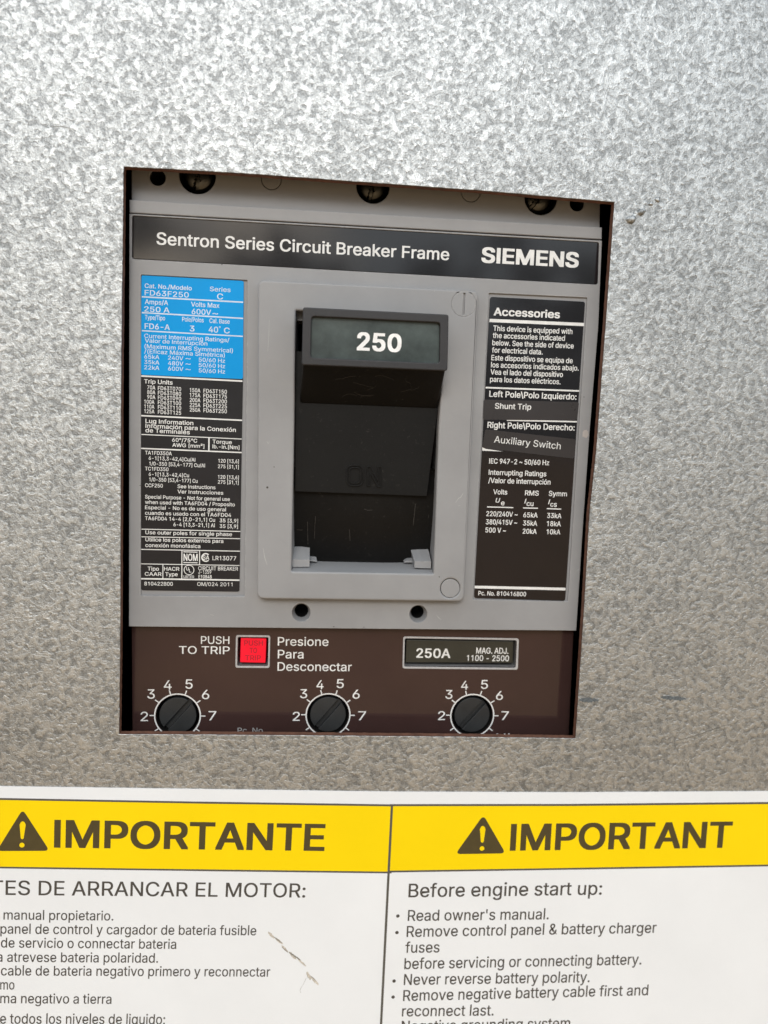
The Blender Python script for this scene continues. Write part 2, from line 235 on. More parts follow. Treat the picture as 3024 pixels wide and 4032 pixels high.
    's': [365, [[[182, -8], [145, -5], [112, 3], [84, 18], [62, 38], [45, 63], [36, 94], [94, 107], [105, 79], [124, 60], [150, 49], [181, 45], [217, 50], [244, 62], [262, 81], [268, 103], [265, 121], [254, 136], [237, 147], [212, 155], [149, 170], [104, 186], [72, 208], [53, 237], [47, 274], [51, 305], [65, 332], [87, 354], [115, 370], [149, 381], [187, 384], [223, 381], [254, 372], [279, 358], [299, 339], [314, 316], [324, 290], [268, 277], [258, 298], [243, 316], [219, 328], [187, 333], [156, 329], [131, 317], [114, 299], [109, 277], [112, 258], [124, 243], [144, 232], [172, 223], [229, 209], [275, 194], [306, 171], [325, 142], [331, 107], [326, 75], [312, 47], [290, 24], [260, 6], [223, -5]]]],
    't': [227, [[[204, 379], [204, 327], [6, 327], [6, 379]], [[65, 471], [126, 471], [126, 98], [128, 76], [136, 61], [150, 53], [170, 50], [185, 51], [202, 54], [213, 2], [192, -3], [168, -4], [125, 2], [92, 21], [72, 52], [65, 93]]]],
    'u': [410, [[[182, -5], [146, -1], [115, 11], [89, 31], [69, 59], [57, 95], [53, 139], [53, 379], [114, 379], [114, 144], [119, 105], [137, 75], [164, 56], [200, 50], [226, 53], [249, 62], [268, 77], [283, 97], [293, 122], [296, 153], [296, 379], [357, 379], [357, 0], [298, 0], [298, 73], [286, 47], [257, 17], [222, 0]]]],
    'v': [389, [[[163, 0], [17, 379], [84, 379], [165, 155], [187, 87], [195, 59], [203, 87], [224, 155], [305, 379], [371, 379], [226, 0]]]],
    'w': [567, [[[138, 0], [23, 379], [87, 379], [133, 214], [154, 137], [170, 64], [186, 135], [206, 214], [252, 379], [316, 379], [362, 214], [382, 136], [397, 66], [413, 135], [434, 214], [480, 379], [545, 379], [429, 0], [368, 0], [319, 172], [305, 225], [291, 280], [284, 309], [277, 280], [263, 225], [248, 172], [199, 0]]]],
    'x': [379, [[[21, 0], [155, 195], [29, 379], [100, 379], [147, 306], [179, 253], [191, 233], [202, 253], [233, 306], [282, 379], [352, 379], [224, 192], [358, 0], [287, 0], [231, 85], [200, 136], [189, 155], [178, 136], [148, 85], [91, 0]]]],
    'y': [389, [[[47, -139], [61, -86], [71, -87], [104, -89], [118, -84], [130, -74], [141, -58], [151, -36], [163, -1], [17, 379], [84, 379], [165, 155], [187, 87], [195, 60], [202, 87], [224, 155], [305, 379], [371, 379], [204, -58], [177, -107], [159, -124], [139, -136], [117, -143], [91, -145], [65, -143]]]],
    'z': [380, [[[42, 0], [42, 46], [254, 320], [254, 323], [48, 323], [48, 379], [333, 379], [333, 331], [126, 60], [126, 56], [339, 56], [339, 0]]]],
    '0': [453, [[[227, -7], [174, 1], [130, 24], [95, 62], [69, 113], [53, 178], [48, 254], [53, 330], [69, 395], [95, 447], [130, 484], [174, 508], [227, 516], [279, 508], [323, 484], [358, 447], [384, 395], [400, 330], [405, 254], [400, 178], [384, 113], [359, 62], [323, 24], [279, 1]], [[227, 50], [261, 56], [290, 74], [313, 103], [330, 144], [340, 194], [344, 254], [340, 314], [330, 365], [313, 405], [290, 435], [261, 453], [227, 460], [192, 453], [163, 435], [140, 405], [123, 365], [113, 314], [109, 254], [113, 194], [123, 144], [140, 103], [163, 74], [192, 56]]]],
    '2': [453, [[[64, 0], [64, 47], [234, 229], [282, 282], [311, 327], [318, 348], [320, 371], [317, 397], [308, 419], [293, 436], [273, 449], [250, 457], [224, 460], [196, 457], [172, 447], [153, 433], [139, 413], [130, 390], [127, 362], [66, 362], [71, 405], [86, 442], [111, 473], [143, 496], [182, 511], [225, 516], [268, 511], [306, 497], [337, 474], [361, 445], [376, 411], [381, 372], [378, 345], [371, 318], [357, 290], [336, 259], [267, 180], [153, 60], [153, 57], [389, 57], [389, 0]]]],
    '3': [453, [[[218, -7], [173, -3], [133, 10], [98, 30], [70, 57], [52, 91], [44, 132], [109, 132], [115, 107], [126, 87], [144, 71], [165, 59], [191, 52], [219, 50], [248, 53], [275, 61], [297, 74], [315, 93], [325, 116], [329, 145], [326, 172], [316, 196], [299, 217], [275, 234], [242, 244], [201, 248], [157, 248], [157, 299], [288, 448], [288, 452], [70, 452], [70, 509], [372, 509], [372, 461], [221, 289], [264, 288], [308, 276], [344, 253], [371, 222], [387, 186], [393, 145], [387, 103], [370, 66], [344, 36], [309, 12], [266, -2]]]],
    '4': [453, [[[40, 105], [40, 158], [247, 509], [311, 509], [109, 166], [109, 163], [413, 163], [413, 105]], [[282, 0], [282, 121], [282, 146], [282, 318], [343, 318], [343, 0]]]],
    '5': [453, [[[221, -7], [178, -2], [140, 11], [108, 32], [83, 60], [66, 93], [60, 130], [122, 130], [127, 108], [138, 89], [154, 73], [173, 60], [196, 52], [221, 50], [250, 53], [276, 64], [298, 82], [314, 104], [324, 131], [328, 162], [324, 193], [314, 221], [297, 244], [275, 262], [248, 273], [218, 277], [167, 268], [145, 258], [128, 246], [67, 253], [96, 509], [366, 509], [366, 452], [151, 452], [134, 301], [136, 301], [155, 315], [178, 325], [203, 331], [229, 334], [263, 330], [294, 321], [321, 306], [345, 285], [364, 260], [379, 231], [388, 199], [391, 163], [385, 117], [369, 76], [343, 41], [309, 15], [268, -1]]]],
    '6': [453, [[[226, -7], [182, -1], [142, 15], [109, 40], [84, 74], [69, 115], [64, 162], [68, 199], [80, 239], [102, 285], [137, 340], [252, 509], [322, 509], [173, 293], [196, 307], [235, 314], [278, 309], [316, 295], [346, 271], [370, 240], [384, 201], [389, 157], [384, 112], [368, 73], [343, 39], [310, 14], [271, -2]], [[226, 48], [254, 52], [279, 63], [299, 79], [314, 101], [324, 128], [327, 157], [324, 187], [314, 213], [299, 235], [279, 251], [254, 262], [226, 265], [198, 262], [174, 252], [153, 235], [138, 214], [128, 188], [125, 158], [128, 128], [138, 102], [153, 79], [174, 63], [198, 52]]]],
    '7': [453, [[[97, 0], [323, 448], [323, 452], [62, 452], [62, 509], [391, 509], [391, 449], [165, 0]]]],
    '8': [453, [[[226, -7], [178, -2], [136, 11], [101, 33], [74, 62], [57, 96], [52, 135], [55, 166], [65, 195], [81, 220], [101, 241], [125, 256], [153, 265], [153, 267], [119, 282], [93, 308], [76, 342], [70, 380], [75, 417], [90, 450], [114, 477], [146, 498], [184, 511], [226, 516], [269, 511], [306, 498], [337, 477], [361, 450], [377, 417], [382, 380], [376, 342], [359, 308], [333, 282], [300, 267], [300, 265], [327, 256], [351, 241], [372, 220], [387, 195], [397, 166], [401, 135], [395, 96], [378, 62], [352, 33], [317, 11], [275, -2]], [[226, 49], [258, 52], [285, 60], [307, 74], [323, 91], [333, 113], [337, 139], [333, 165], [322, 189], [305, 208], [283, 223], [256, 232], [226, 235], [196, 232], [169, 223], [147, 208], [130, 189], [119, 165], [115, 139], [119, 113], [129, 91], [145, 74], [167, 60], [195, 52]], [[226, 290], [252, 292], [274, 300], [293, 313], [307, 330], [316, 351], [319, 376], [316, 399], [308, 420], [294, 437], [275, 449], [252, 457], [226, 460], [200, 457], [177, 449], [159, 437], [145, 420], [136, 399], [133, 376], [136, 351], [145, 330], [159, 313], [178, 300], [201, 292]]]],
    '9': [453, [[[226, 516], [271, 510], [310, 494], [343, 468], [368, 434], [384, 393], [389, 347], [385, 309], [373, 270], [350, 224], [315, 168], [200, 0], [130, 0], [279, 216], [257, 202], [218, 195], [175, 199], [137, 214], [106, 237], [83, 269], [68, 307], [64, 352], [69, 397], [85, 436], [110, 469], [143, 494], [182, 510]], [[226, 460], [199, 457], [174, 446], [154, 429], [138, 407], [129, 381], [125, 352], [129, 322], [138, 295], [154, 274], [174, 257], [199, 247], [226, 243], [254, 247], [279, 257], [299, 273], [314, 295], [324, 321], [327, 350], [324, 381], [314, 407], [299, 429], [279, 446], [254, 457]]]],
    '.': [188, [[[95, -4], [78, -1], [63, 9], [53, 24], [50, 41], [53, 59], [63, 73], [78, 83], [95, 87], [113, 83], [128, 73], [138, 59], [141, 41], [138, 24], [128, 9], [113, -1]]]],
    ',': [188, [[[38, -119], [68, 71], [137, 71], [84, -119]]]],
    ':': [188, [[[95, -4], [78, -1], [63, 9], [53, 24], [50, 41], [53, 59], [63, 73], [78, 83], [95, 87], [113, 83], [128, 73], [138, 59], [141, 41], [138, 24], [128, 9], [113, -1]], [[95, 271], [78, 274], [63, 284], [53, 299], [50, 316], [53, 334], [63, 349], [78, 359], [95, 362], [113, 359], [128, 349], [138, 334], [141, 316], [138, 299], [128, 284], [113, 274]]]],
    '/': [249, [[[235, 533], [71, -76], [14, -76], [178, 533]]]],
    '\\': [249, [[[178, -76], [14, 533], [71, 533], [235, -76]]]],
    '(': [273, [[[89, 207], [92, 264], [101, 324], [114, 384], [132, 441], [153, 494], [177, 539], [236, 539], [191, 428], [161, 313], [154, 258], [151, 207], [160, 115], [188, 16], [236, -96], [177, -96], [139, -21], [111, 55], [95, 131]]]],
    ')': [273, [[[37, -96], [86, 18], [113, 116], [122, 207], [119, 258], [112, 313], [82, 428], [37, 539], [97, 539], [121, 494], [142, 441], [159, 384], [173, 323], [181, 264], [184, 207], [178, 130], [161, 53], [134, -22], [97, -96]]]],
    '[': [273, [[[101, -96], [101, 539], [236, 539], [236, 487], [160, 487], [160, -44], [236, -44], [236, -96]]]],
    ']': [273, [[[37, -96], [37, -44], [113, -44], [113, 487], [37, 487], [37, 539], [172, 539], [172, -96]]]],
    '-': [453, [[[337, 244], [337, 188], [114, 188], [114, 244]]]],
    '~': [453, [[[52, 150], [55, 188], [66, 218], [82, 240], [103, 255], [127, 263], [151, 266], [175, 264], [197, 256], [246, 221], [275, 198], [299, 192], [318, 196], [332, 207], [341, 226], [344, 253], [400, 253], [397, 215], [386, 185], [370, 163], [349, 148], [326, 139], [301, 137], [276, 139], [254, 148], [207, 182], [177, 204], [154, 210], [136, 207], [121, 196], [111, 178], [108, 150]]]],
    '&': [448, [[[197, -7], [150, -2], [110, 12], [78, 34], [54, 62], [39, 96], [34, 133], [37, 163], [47, 189], [63, 213], [85, 235], [140, 279], [216, 335], [237, 352], [255, 375], [262, 405], [258, 427], [245, 445], [226, 457], [201, 461], [168, 453], [145, 431], [139, 416], [137, 399], [145, 363], [169, 327], [204, 284], [438, 0], [364, 0], [171, 231], [121, 293], [87, 344], [78, 370], [75, 398], [79, 430], [91, 458], [109, 481], [134, 499], [165, 510], [200, 513], [235, 510], [266, 499], [290, 482], [308, 459], [320, 433], [324, 404], [315, 362], [291, 325], [256, 293], [154, 217], [128, 195], [110, 174], [100, 154], [97, 131], [100, 108], [109, 87], [124, 70], [143, 57], [166, 49], [193, 46], [223, 50], [251, 59], [278, 75], [301, 95], [321, 121], [336, 151], [346, 186], [349, 224], [408, 224], [405, 180], [397, 144], [371, 92], [345, 62], [333, 47], [305, 23], [271, 7], [234, -3]]]],
    "'": [206, [[[78, 318], [70, 509], [136, 509], [128, 318]]]],
    'ó': [415, [[[207, -8], [159, -2], [117, 16], [82, 46], [56, 85], [40, 133], [34, 187], [40, 243], [56, 291], [82, 330], [117, 360], [159, 378], [207, 384], [256, 378], [299, 360], [333, 330], [359, 291], [376, 243], [381, 187], [376, 133], [359, 85], [333, 46], [299, 16], [256, -2]], [[207, 46], [242, 51], [270, 66], [292, 89], [307, 117], [316, 151], [319, 187], [316, 224], [307, 258], [292, 287], [270, 310], [242, 325], [207, 330], [173, 325], [145, 310], [124, 287], [108, 258], [99, 224], [96, 187], [99, 151], [108, 117], [124, 89], [145, 66], [173, 51]], [[181, 429], [228, 529], [297, 529], [231, 429]]]],
    'é': [404, [[[212, -8], [161, -2], [117, 16], [82, 46], [56, 85], [40, 132], [34, 187], [39, 242], [55, 290], [81, 329], [115, 359], [157, 378], [205, 384], [236, 382], [266, 374], [294, 361], [319, 341], [341, 315], [357, 282], [368, 242], [371, 194], [371, 169], [75, 169], [75, 221], [308, 221], [307, 237], [298, 269], [283, 294], [263, 314], [237, 326], [205, 330], [173, 326], [146, 313], [125, 294], [109, 270], [99, 241], [96, 211], [96, 178], [100, 139], [110, 106], [128, 80], [151, 61], [179, 50], [212, 46], [254, 53], [285, 73], [306, 105], [365, 91], [353, 63], [335, 39], [311, 19], [283, 4], [249, -5]], [[177, 429], [225, 529], [293, 529], [227, 429]]]],
    'á': [389, [[[160, -9], [126, -5], [94, 5], [68, 22], [48, 45], [35, 73], [30, 108], [34, 138], [43, 161], [58, 179], [78, 193], [125, 211], [178, 220], [234, 227], [265, 235], [273, 243], [276, 255], [276, 257], [273, 279], [267, 297], [256, 311], [240, 322], [220, 329], [196, 331], [171, 329], [149, 322], [118, 301], [100, 274], [41, 291], [57, 322], [79, 346], [104, 364], [133, 375], [163, 382], [194, 384], [239, 379], [286, 360], [306, 343], [322, 320], [333, 290], [337, 251], [337, 0], [277, 0], [277, 52], [272, 52], [252, 25], [215, 1], [190, -6]], [[170, 45], [202, 49], [228, 59], [248, 74], [263, 93], [272, 115], [276, 138], [276, 190], [259, 182], [231, 176], [200, 171], [175, 168], [134, 159], [117, 150], [103, 139], [95, 124], [92, 105], [94, 87], [102, 72], [114, 61], [130, 52]], [[162, 429], [210, 529], [278, 529], [212, 429]]]],
    'ú': [410, [[[182, -5], [146, -1], [115, 11], [89, 31], [69, 59], [57, 95], [53, 139], [53, 379], [114, 379], [114, 144], [119, 105], [137, 75], [164, 56], [200, 50], [226, 53], [249, 62], [268, 77], [283, 97], [293, 122], [296, 153], [296, 379], [357, 379], [357, 0], [298, 0], [298, 73], [286, 47], [257, 17], [222, 0]], [[178, 429], [226, 529], [294, 529], [228, 429]]]],
    'í': [167, [[[53, 0], [53, 379], [114, 379], [114, 0]], [[57, 429], [104, 529], [173, 529], [107, 429]]]],
    '°': [316, [[[158, 283], [128, 287], [101, 298], [77, 316], [59, 340], [47, 367], [43, 397], [47, 428], [59, 455], [77, 479], [101, 497], [128, 509], [158, 513], [188, 509], [216, 497], [239, 479], [257, 455], [269, 428], [273, 397], [269, 367], [257, 340], [239, 316], [216, 298], [188, 287]], [[158, 334], [175, 336], [190, 343], [213, 366], [220, 381], [222, 397], [220, 414], [213, 430], [190, 453], [175, 459], [158, 462], [141, 459], [126, 453], [103, 430], [97, 414], [95, 397], [97, 381], [103, 366], [126, 343], [141, 336]]]],
    '²': [305, [[[39, 306], [39, 348], [154, 439], [181, 462], [198, 481], [203, 500], [199, 517], [187, 530], [169, 538], [148, 540], [126, 538], [108, 529], [97, 516], [93, 499], [37, 499], [45, 535], [68, 563], [104, 581], [148, 587], [194, 581], [230, 564], [253, 538], [261, 505], [257, 482], [245, 457], [219, 429], [175, 395], [121, 355], [121, 353], [269, 353], [269, 306]]]],
    '•': [389, [[[194, 93], [166, 96], [139, 107], [117, 124], [100, 147], [89, 173], [85, 202], [89, 231], [100, 257], [117, 279], [139, 296], [166, 307], [194, 311], [223, 307], [249, 296], [272, 279], [289, 257], [300, 231], [304, 202], [300, 173], [289, 147], [272, 124], [249, 107], [223, 96]]]],
    ' ': [188, []],
}
GL['I'] = [185, [[[60, 0], [60, 509], [125, 509], [125, 0]]]]
GL['l'] = [167, [[[52, 0], [52, 530], [115, 530], [115, 0]]]]
GL['1'] = [453, [[[228, 0], [228, 402], [110, 362], [110, 424], [238, 512], [292, 512], [292, 0]]]]
CAP = 509.0

def area(lp): return sum(a[0] * b[1] - b[0] * a[1] for a, b in zip(lp, lp[1:] + lp[:1])) / 2
def inside(p, lp):
    c = False
    for a, b in zip(lp, lp[1:] + lp[:1]):
        if (a[1] > p[1]) != (b[1] > p[1]) and p[0] < (b[0] - a[0]) * (p[1] - a[1]) / (b[1] - a[1]) + a[0]: c = not c
    return c
GM = {}
def glyph(ch):
    if ch in GM: return GM[ch]
    adv, lps = GL[ch]
    shapes = []
    big = [l for l in lps]
    sign = 1 if not lps else math.copysign(1, area(max(lps, key=lambda l: abs(area(l)))))
    outs = [l for l in big if area(l) * sign > 0]; holes = [l for l in big if area(l) * sign < 0]
    for i, o in enumerate(outs):
        hs = [h for h in holes if inside(h[0], o)]
        poly = [[Vector((x, y, 0)) for x, y in l] for l in [o] + hs]
        tri = tessellate_polygon(poly)
        shapes.append(([(x, y) for l in [o] + hs for x, y in l], [tuple(t) for t in tri], i))
    xs = [x for l in lps for x, y in l] or [0, adv]
    GM[ch] = (adv, shapes, min(xs), max(xs))
    return GM[ch]

INK = 0.00002
class Ink:
    """collects lines of lettering, rules and emblems lying on one surface into one mesh"""
    def __init__(self, d): self.d, self.V, self.F, self.slope, self.bars = d, [], [], {}, 0
    def tris(self, pts, tri, lift=0.0):
        k = len(self.V)
        y = -self.d * .001 - INK - lift
        self.V += [(p.x, y, p.y) for p in pts]
        for t in tri:
            a, b, c = (pts[i] for i in t)
            if (b - a).cross(c - a) < 0: t = t[::-1]
            self.F.append(tuple(i + k for i in t))
    def poly(self, pts, holes=(), lift=0.0):
        al = [list(pts)] + [list(h) for h in holes]
        self.tris([p for l in al for p in l], tessellate_polygon([[p.to_3d() for p in l] for l in al]), lift)
    def bar(self, fr, x0, y0, x1, y1, th):
        a, b = at(fr, x0, y0, self.d), at(fr, x1, y1, self.d)
        n = Vector((-(b - a).y, (b - a).x)).normalized() * plen(fr, x0, y0, th / 2, self.d)
        self.bars += 1
        self.poly([a - n, b - n, b + n, a + n], lift=self.bars * 5e-7)
    def ring(self, c, r0, r1, a0=0, a1=360, n=48):
        pts = []
        for i in range(n + 1):
            a = R(a0 + (a1 - a0) * i / n); u = Vector((math.cos(a), math.sin(a)))
            pts += [c + u * r0, c + u * r1]
        tri = []
        for i in range(n): tri += [(2 * i, 2 * i + 1, 2 * i + 3), (2 * i, 2 * i + 3, 2 * i + 2)]
        self.tris(pts, tri)
    def text(self, fr, s, x0, y0, x1, cap, w=0, y1=None, prefix='', italic=0.0, gap=0):
        if y1 is None: y1 = y0 + (x1 - x0) * self.slope.get(fr, lambda y: 0)(y0)
        a, b = at(fr, x0, y0, self.d), at(fr, x1, y1, self.d)
        def advs(t): return sum(glyph(c)[0] + gap for c in t)
        lead, tail = glyph(s[0])[2], glyph(s[-1])[0] - glyph(s[-1])[3] + gap
        wid = advs(s) - lead - tail
        ex = (b - a) / wid
        up = Vector((-(b - a).y, (b - a).x)).normalized()
        ey = up * ((at(fr, (x0 + x1) / 2, (y0 + y1) / 2 - cap, self.d) - at(fr, (x0 + x1) / 2, (y0 + y1) / 2, self.d)).length / CAP)
        wx = w * ey.length / ex.length
        offs = [(0, 0)] if w == 0 else [(-wx, w * .6), (wx, w * .6), (-wx, -w * .6), (wx, -w * .6)] + ([(0, 0)] if w > 24 else [])
        x = -lead - advs(prefix)
        for ch in prefix + s:
            g = glyph(ch)
            for pts, tri, i in g[1]:
                for k, (dx, dy) in enumerate(offs):
                    q = [a + ex * (x + px + dx + py * italic * ey.length / ex.length) + ey * (py * (CAP - 1.2 * w) / CAP + dy + w * .6) for px, py in pts]
                    self.tris(q, tri, (i * 5 + k) * 8e-7)
            x += g[0] + gap
    def build(self, name, mat, parent): return mesh(name, self.V, self.F, mat, parent)

# ------------------------------------------------------------------ materials (Object coordinates are metres)
def new_mat(name):
    m = bpy.data.materials.new(name); m.use_nodes = True
    nt = m.node_tree; nt.nodes.clear()
    out = nt.nodes.new('ShaderNodeOutputMaterial'); p = nt.nodes.new('ShaderNodeBsdfPrincipled')
    nt.links.new(p.outputs[0], out.inputs[0])
    return m, nt, p

def nd(nt, typ, **kw):
    n = nt.nodes.new(typ)
    for k, v in kw.items():
        if k in n.bl_rna.properties: setattr(n, k, v)
        else: n.inputs[k.replace('_', ' ')].default_value = v
    return n

def ramp(nt, src, stops):
    r = nt.nodes.new('ShaderNodeValToRGB'); e = r.color_ramp.elements
    while len(e) < len(stops): e.new(.5)
    for el, (p, c) in zip(e, stops): el.position = p; el.color = (*c, 1) if len(c) == 3 else c
    nt.links.new(src, r.inputs['Fac']); return r

def plastic(name, col, rough=.5, vary=.12, scale=90, grain=.0, wear=0.0, coat=0.0, spec=.5, dust=0.0, fine=2600):
    m, nt, p = new_mat(name); L = nt.links.new
    co = nd(nt, 'ShaderNodeTexCoord')
    n1 = nd(nt, 'ShaderNodeTexNoise', Scale=scale, Detail=6, Roughness=.6); L(co.outputs['Object'], n1.inputs['Vector'])
    lo = tuple(c * (1 - vary) for c in col); hi = tuple(min(1, c * (1 + vary)) for c in col)
    r = ramp(nt, n1.outputs['Fac'], [(.3, lo), (.7, hi)])
    last = r.outputs['Color']
    if dust:
        n2 = nd(nt, 'ShaderNodeTexNoise', Scale=700, Detail=9, Roughness=.75); L(co.outputs['Object'], n2.inputs['Vector'])
        r2 = ramp(nt, n2.outputs['Fac'], [(.60, (0, 0, 0)), (.80, (dust,) * 3)])
        mx = nd(nt, 'ShaderNodeMix', data_type='RGBA'); L(r2.outputs['Color'], mx.inputs['Factor']); L(last, mx.inputs['A'])
        mx.inputs['B'].default_value = (.32, .30, .27, 1); last = mx.outputs['Result']
    if wear:                                                   # rubbed pale edges
        bv = nd(nt, 'ShaderNodeBevel', samples=6, Radius=.0006)
        ge = nd(nt, 'ShaderNodeNewGeometry')
        dt = nd(nt, 'ShaderNodeVectorMath', operation='DOT_PRODUCT'); L(bv.outputs[0], dt.inputs[0]); L(ge.outputs['Normal'], dt.inputs[1])
        rw = ramp(nt, dt.outputs['Value'], [(.80, (1, 1, 1)), (.985, (0, 0, 0))])
        n3 = nd(nt, 'ShaderNodeTexNoise', Scale=900, Detail=5, Roughness=.7); L(co.outputs['Object'], n3.inputs['Vector'])
        r3 = ramp(nt, n3.outputs['Fac'], [(.46, (0, 0, 0)), (.66, (wear,) * 3)])
        mu = nd(nt, 'ShaderNodeMix', data_type='RGBA', blend_type='MULTIPLY'); mu.inputs['Factor'].default_value = 1
        L(rw.outputs['Color'], mu.inputs['A']); L(r3.outputs['Color'], mu.inputs['B'])
        mx = nd(nt, 'ShaderNodeMix', data_type='RGBA'); L(mu.outputs['Result'], mx.inputs['Factor']); L(last, mx.inputs['A'])
        mx.inputs['B'].default_value = (.62, .62, .61, 1); last = mx.outputs['Result']
    L(last, p.inputs['Base Color'])
    p.inputs['Roughness'].default_value = rough; p.inputs['Specular IOR Level'].default_value = spec
    p.inputs['Coat Weight'].default_value = coat; p.inputs['Coat Roughness'].default_value = .08
    rr = nd(nt, 'ShaderNodeMapRange'); L(n1.outputs['Fac'], rr.inputs['Value']); rr.inputs['To Min'].default_value = rough * .85; rr.inputs['To Max'].default_value = min(1, rough * 1.15)
    L(rr.outputs[0], p.inputs['Roughness'])
    if grain:
        n4 = nd(nt, 'ShaderNodeTexNoise', Scale=fine, Detail=3); L(co.outputs['Object'], n4.inputs['Vector'])
        b = nd(nt, 'ShaderNodeBump', Strength=grain, Distance=.00008); L(n4.outputs['Fac'], b.inputs['Height']); L(b.outputs[0], p.inputs['Normal'])
    return m

def galvanized():
    """zinc spangle: small soft mottled grains over a rough metal that mirrors sky, trees and earth in a blur"""
    m, nt, p = new_mat('galvanized_zinc'); L = nt.links.new
    co = nd(nt, 'ShaderNodeTexCoord')
    def noise(scale, detail, rough, dist=0.0):
        n = nd(nt, 'ShaderNodeTexNoise', Scale=scale, Detail=detail, Roughness=rough, Distortion=dist); L(co.outputs['Object'], n.inputs['Vector']); return n.outputs['Fac']
    def madd(a, k, b):
        n = nd(nt, 'ShaderNodeMath', operation='MULTIPLY_ADD'); L(a, n.inputs[0]); n.inputs[1].default_value = k
        if isinstance(b, float): n.inputs[2].default_value = b
        else: L(b, n.inputs[2])
        return n.outputs[0]
    def remap(a, f0, f1, t0, t1, smooth=True):
        n = nd(nt, 'ShaderNodeMapRange'); L(a, n.inputs['Value'])
        if smooth: n.interpolation_type = 'SMOOTHSTEP'
        for k_, v_ in (('From Min', f0), ('From Max', f1), ('To Min', t0), ('To Max', t1)): n.inputs[k_].default_value = v_
        return n.outputs[0]
    wob = nd(nt, 'ShaderNodeTexNoise', Scale=1800, Detail=3, Roughness=.6); L(co.outputs['Object'], wob.inputs['Vector'])
    sc_ = nd(nt, 'ShaderNodeVectorMath', operation='MULTIPLY_ADD'); L(wob.outputs['Color'], sc_.inputs[0]); sc_.inputs[1].default_value = (.0008,) * 3; L(co.outputs['Object'], sc_.inputs[2])
    v1 = nd(nt, 'ShaderNodeTexVoronoi', Scale=1120, feature='SMOOTH_F1'); v1.inputs['Smoothness'].default_value = .35; L(sc_.outputs[0], v1.inputs['Vector'])
    s1 = nd(nt, 'ShaderNodeSeparateColor'); L(v1.outputs['Color'], s1.inputs[0])
    grain = remap(s1.outputs[0], .15, .75, 0, 1)                       # about a millimetre and a half each
    patch = remap(noise(620, 5, .64, .6), .36, .64, 0, 1)
    fine = remap(noise(2400, 5, .68), .36, .64, 0, 1)
    cloud = noise(30, 4, .55)
    drift = noise(110, 4, .6)
    val = madd(grain, .30, madd(patch, .34, madd(fine, .24, madd(cloud, .30, madd(drift, .34, -.28)))))
    r = ramp(nt, val, [(.08, (.215, .225, .229)), (.35, (.335, .347, .353)), (.6, (.455, .470, .476)), (.9, (.60, .617, .623))])
    L(r.outputs['Color'], p.inputs['Base Color'])
    p.inputs['Metallic'].default_value = .88
    L(remap(val, .1, .9, .50, .38), p.inputs['Roughness'])
    b = nd(nt, 'ShaderNodeBump', Strength=.6, Distance=.00015); L(madd(grain, .5, madd(patch, .6, madd(fine, .25, 0.0))), b.inputs['Height'])
    L(b.outputs[0], p.inputs['Normal'])
    return m

def simple(name, col, rough=.5, metallic=0, spec=.5):
    m, nt, p = new_mat(name); L = nt.links.new
    co = nd(nt, 'ShaderNodeTexCoord'); n = nd(nt, 'ShaderNodeTexNoise', Scale=400, Detail=5); L(co.outputs['Object'], n.inputs['Vector'])
    r = ramp(nt, n.outputs['Fac'], [(.3, tuple(c * .9 for c in col)), (.7, tuple(min(1, c * 1.08) for c in col))])
    L(r.outputs['Color'], p.inputs['Base Color']); p.inputs['Roughness'].default_value = rough; p.inputs['Metallic'].default_value = metallic
    p.inputs['Specular IOR Level'].default_value = spec
    return m

M_zinc = galvanized()
M_rust = plastic('rust_edge', (.15, .066, .040), .8, .35, 500, grain=.5)
M_grey = plastic('grey_plastic', (.272, .272, .279), .50, .09, 55, grain=.10, wear=.6, dust=.09)
M_grey2 = plastic('grey_plastic_plain', (.262, .262, .27), .55, .06, 60, grain=.10, dust=.06)
M_ring = plastic('grey_print', (.42, .41, .41), .5, .15, 900)
M_black = plastic('black_plastic', (.0065, .0062, .006), .5, .15, 80, spec=.17, grain=.25, dust=.16)
M_handle = plastic('handle_plastic', (.026, .026, .029), .55, .12, 80, spec=.4, grain=.30, wear=.10, dust=.10)
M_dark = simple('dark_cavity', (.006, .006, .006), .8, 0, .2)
M_band = plastic('gloss_black_label', (.009, .0072, .009), .09, .2, 40, dust=.04)
M_labelb = plastic('satin_black_label', (.016, .0155, .018), .25, .2, 40, spec=.35, dust=.04)
M_brown = plastic('gloss_brown_face', (.043, .023, .021), .06, .12, 30, dust=.03)
M_tape = plastic('tape_film', (.030, .026, .027), .28, .15, 60, dust=.04)
M_blue = plastic('blue_print', (.0, .30, .72), .45, .05, 60, spec=.15)
M_red = plastic('red_button', (.93, .005, .028), .5, .05, 200, spec=.3)
M_redtxt = plastic('red_relief_shade', (.30, .005, .015), .5, .05, 200)  # button red darkened: shade of the embossed letters put into the colour
M_white = simple('white_ink', (.74, .74, .73), .5)
M_pale = simple('pale_ink', (.58, .66, .78), .5)
M_dim = simple('dim_ink', (.30, .30, .30), .5)
M_window = plastic('green_grey_window', (.050, .064, .062), .22, .45, 140, dust=.07)
M_plug = plastic('olive_black_plug', (.030, .029, .022), .35, .2, 90, dust=.04)
M_dial = plastic('dial_plastic', (.020, .021, .022), .48, .15, 200, grain=.25, dust=.06)
M_sticker = plastic('white_vinyl', (.765, .785, .81), .34, .025, 38, grain=.14, dust=.07)
M_yellow = plastic('yellow_vinyl', (.88, .63, .001), .4, .03, 30, spec=.25)
M_inkgrey = simple('dark_grey_ink', (.060, .055, .050), .45)
M_line = simple('line_grey_ink', (.085, .08, .07), .45)
M_olive = simple('brown_black_ink', (.065, .048, .016), .45)
M_screw = simple('zinc_plated_screw', (.15, .148, .135), .38, 1)
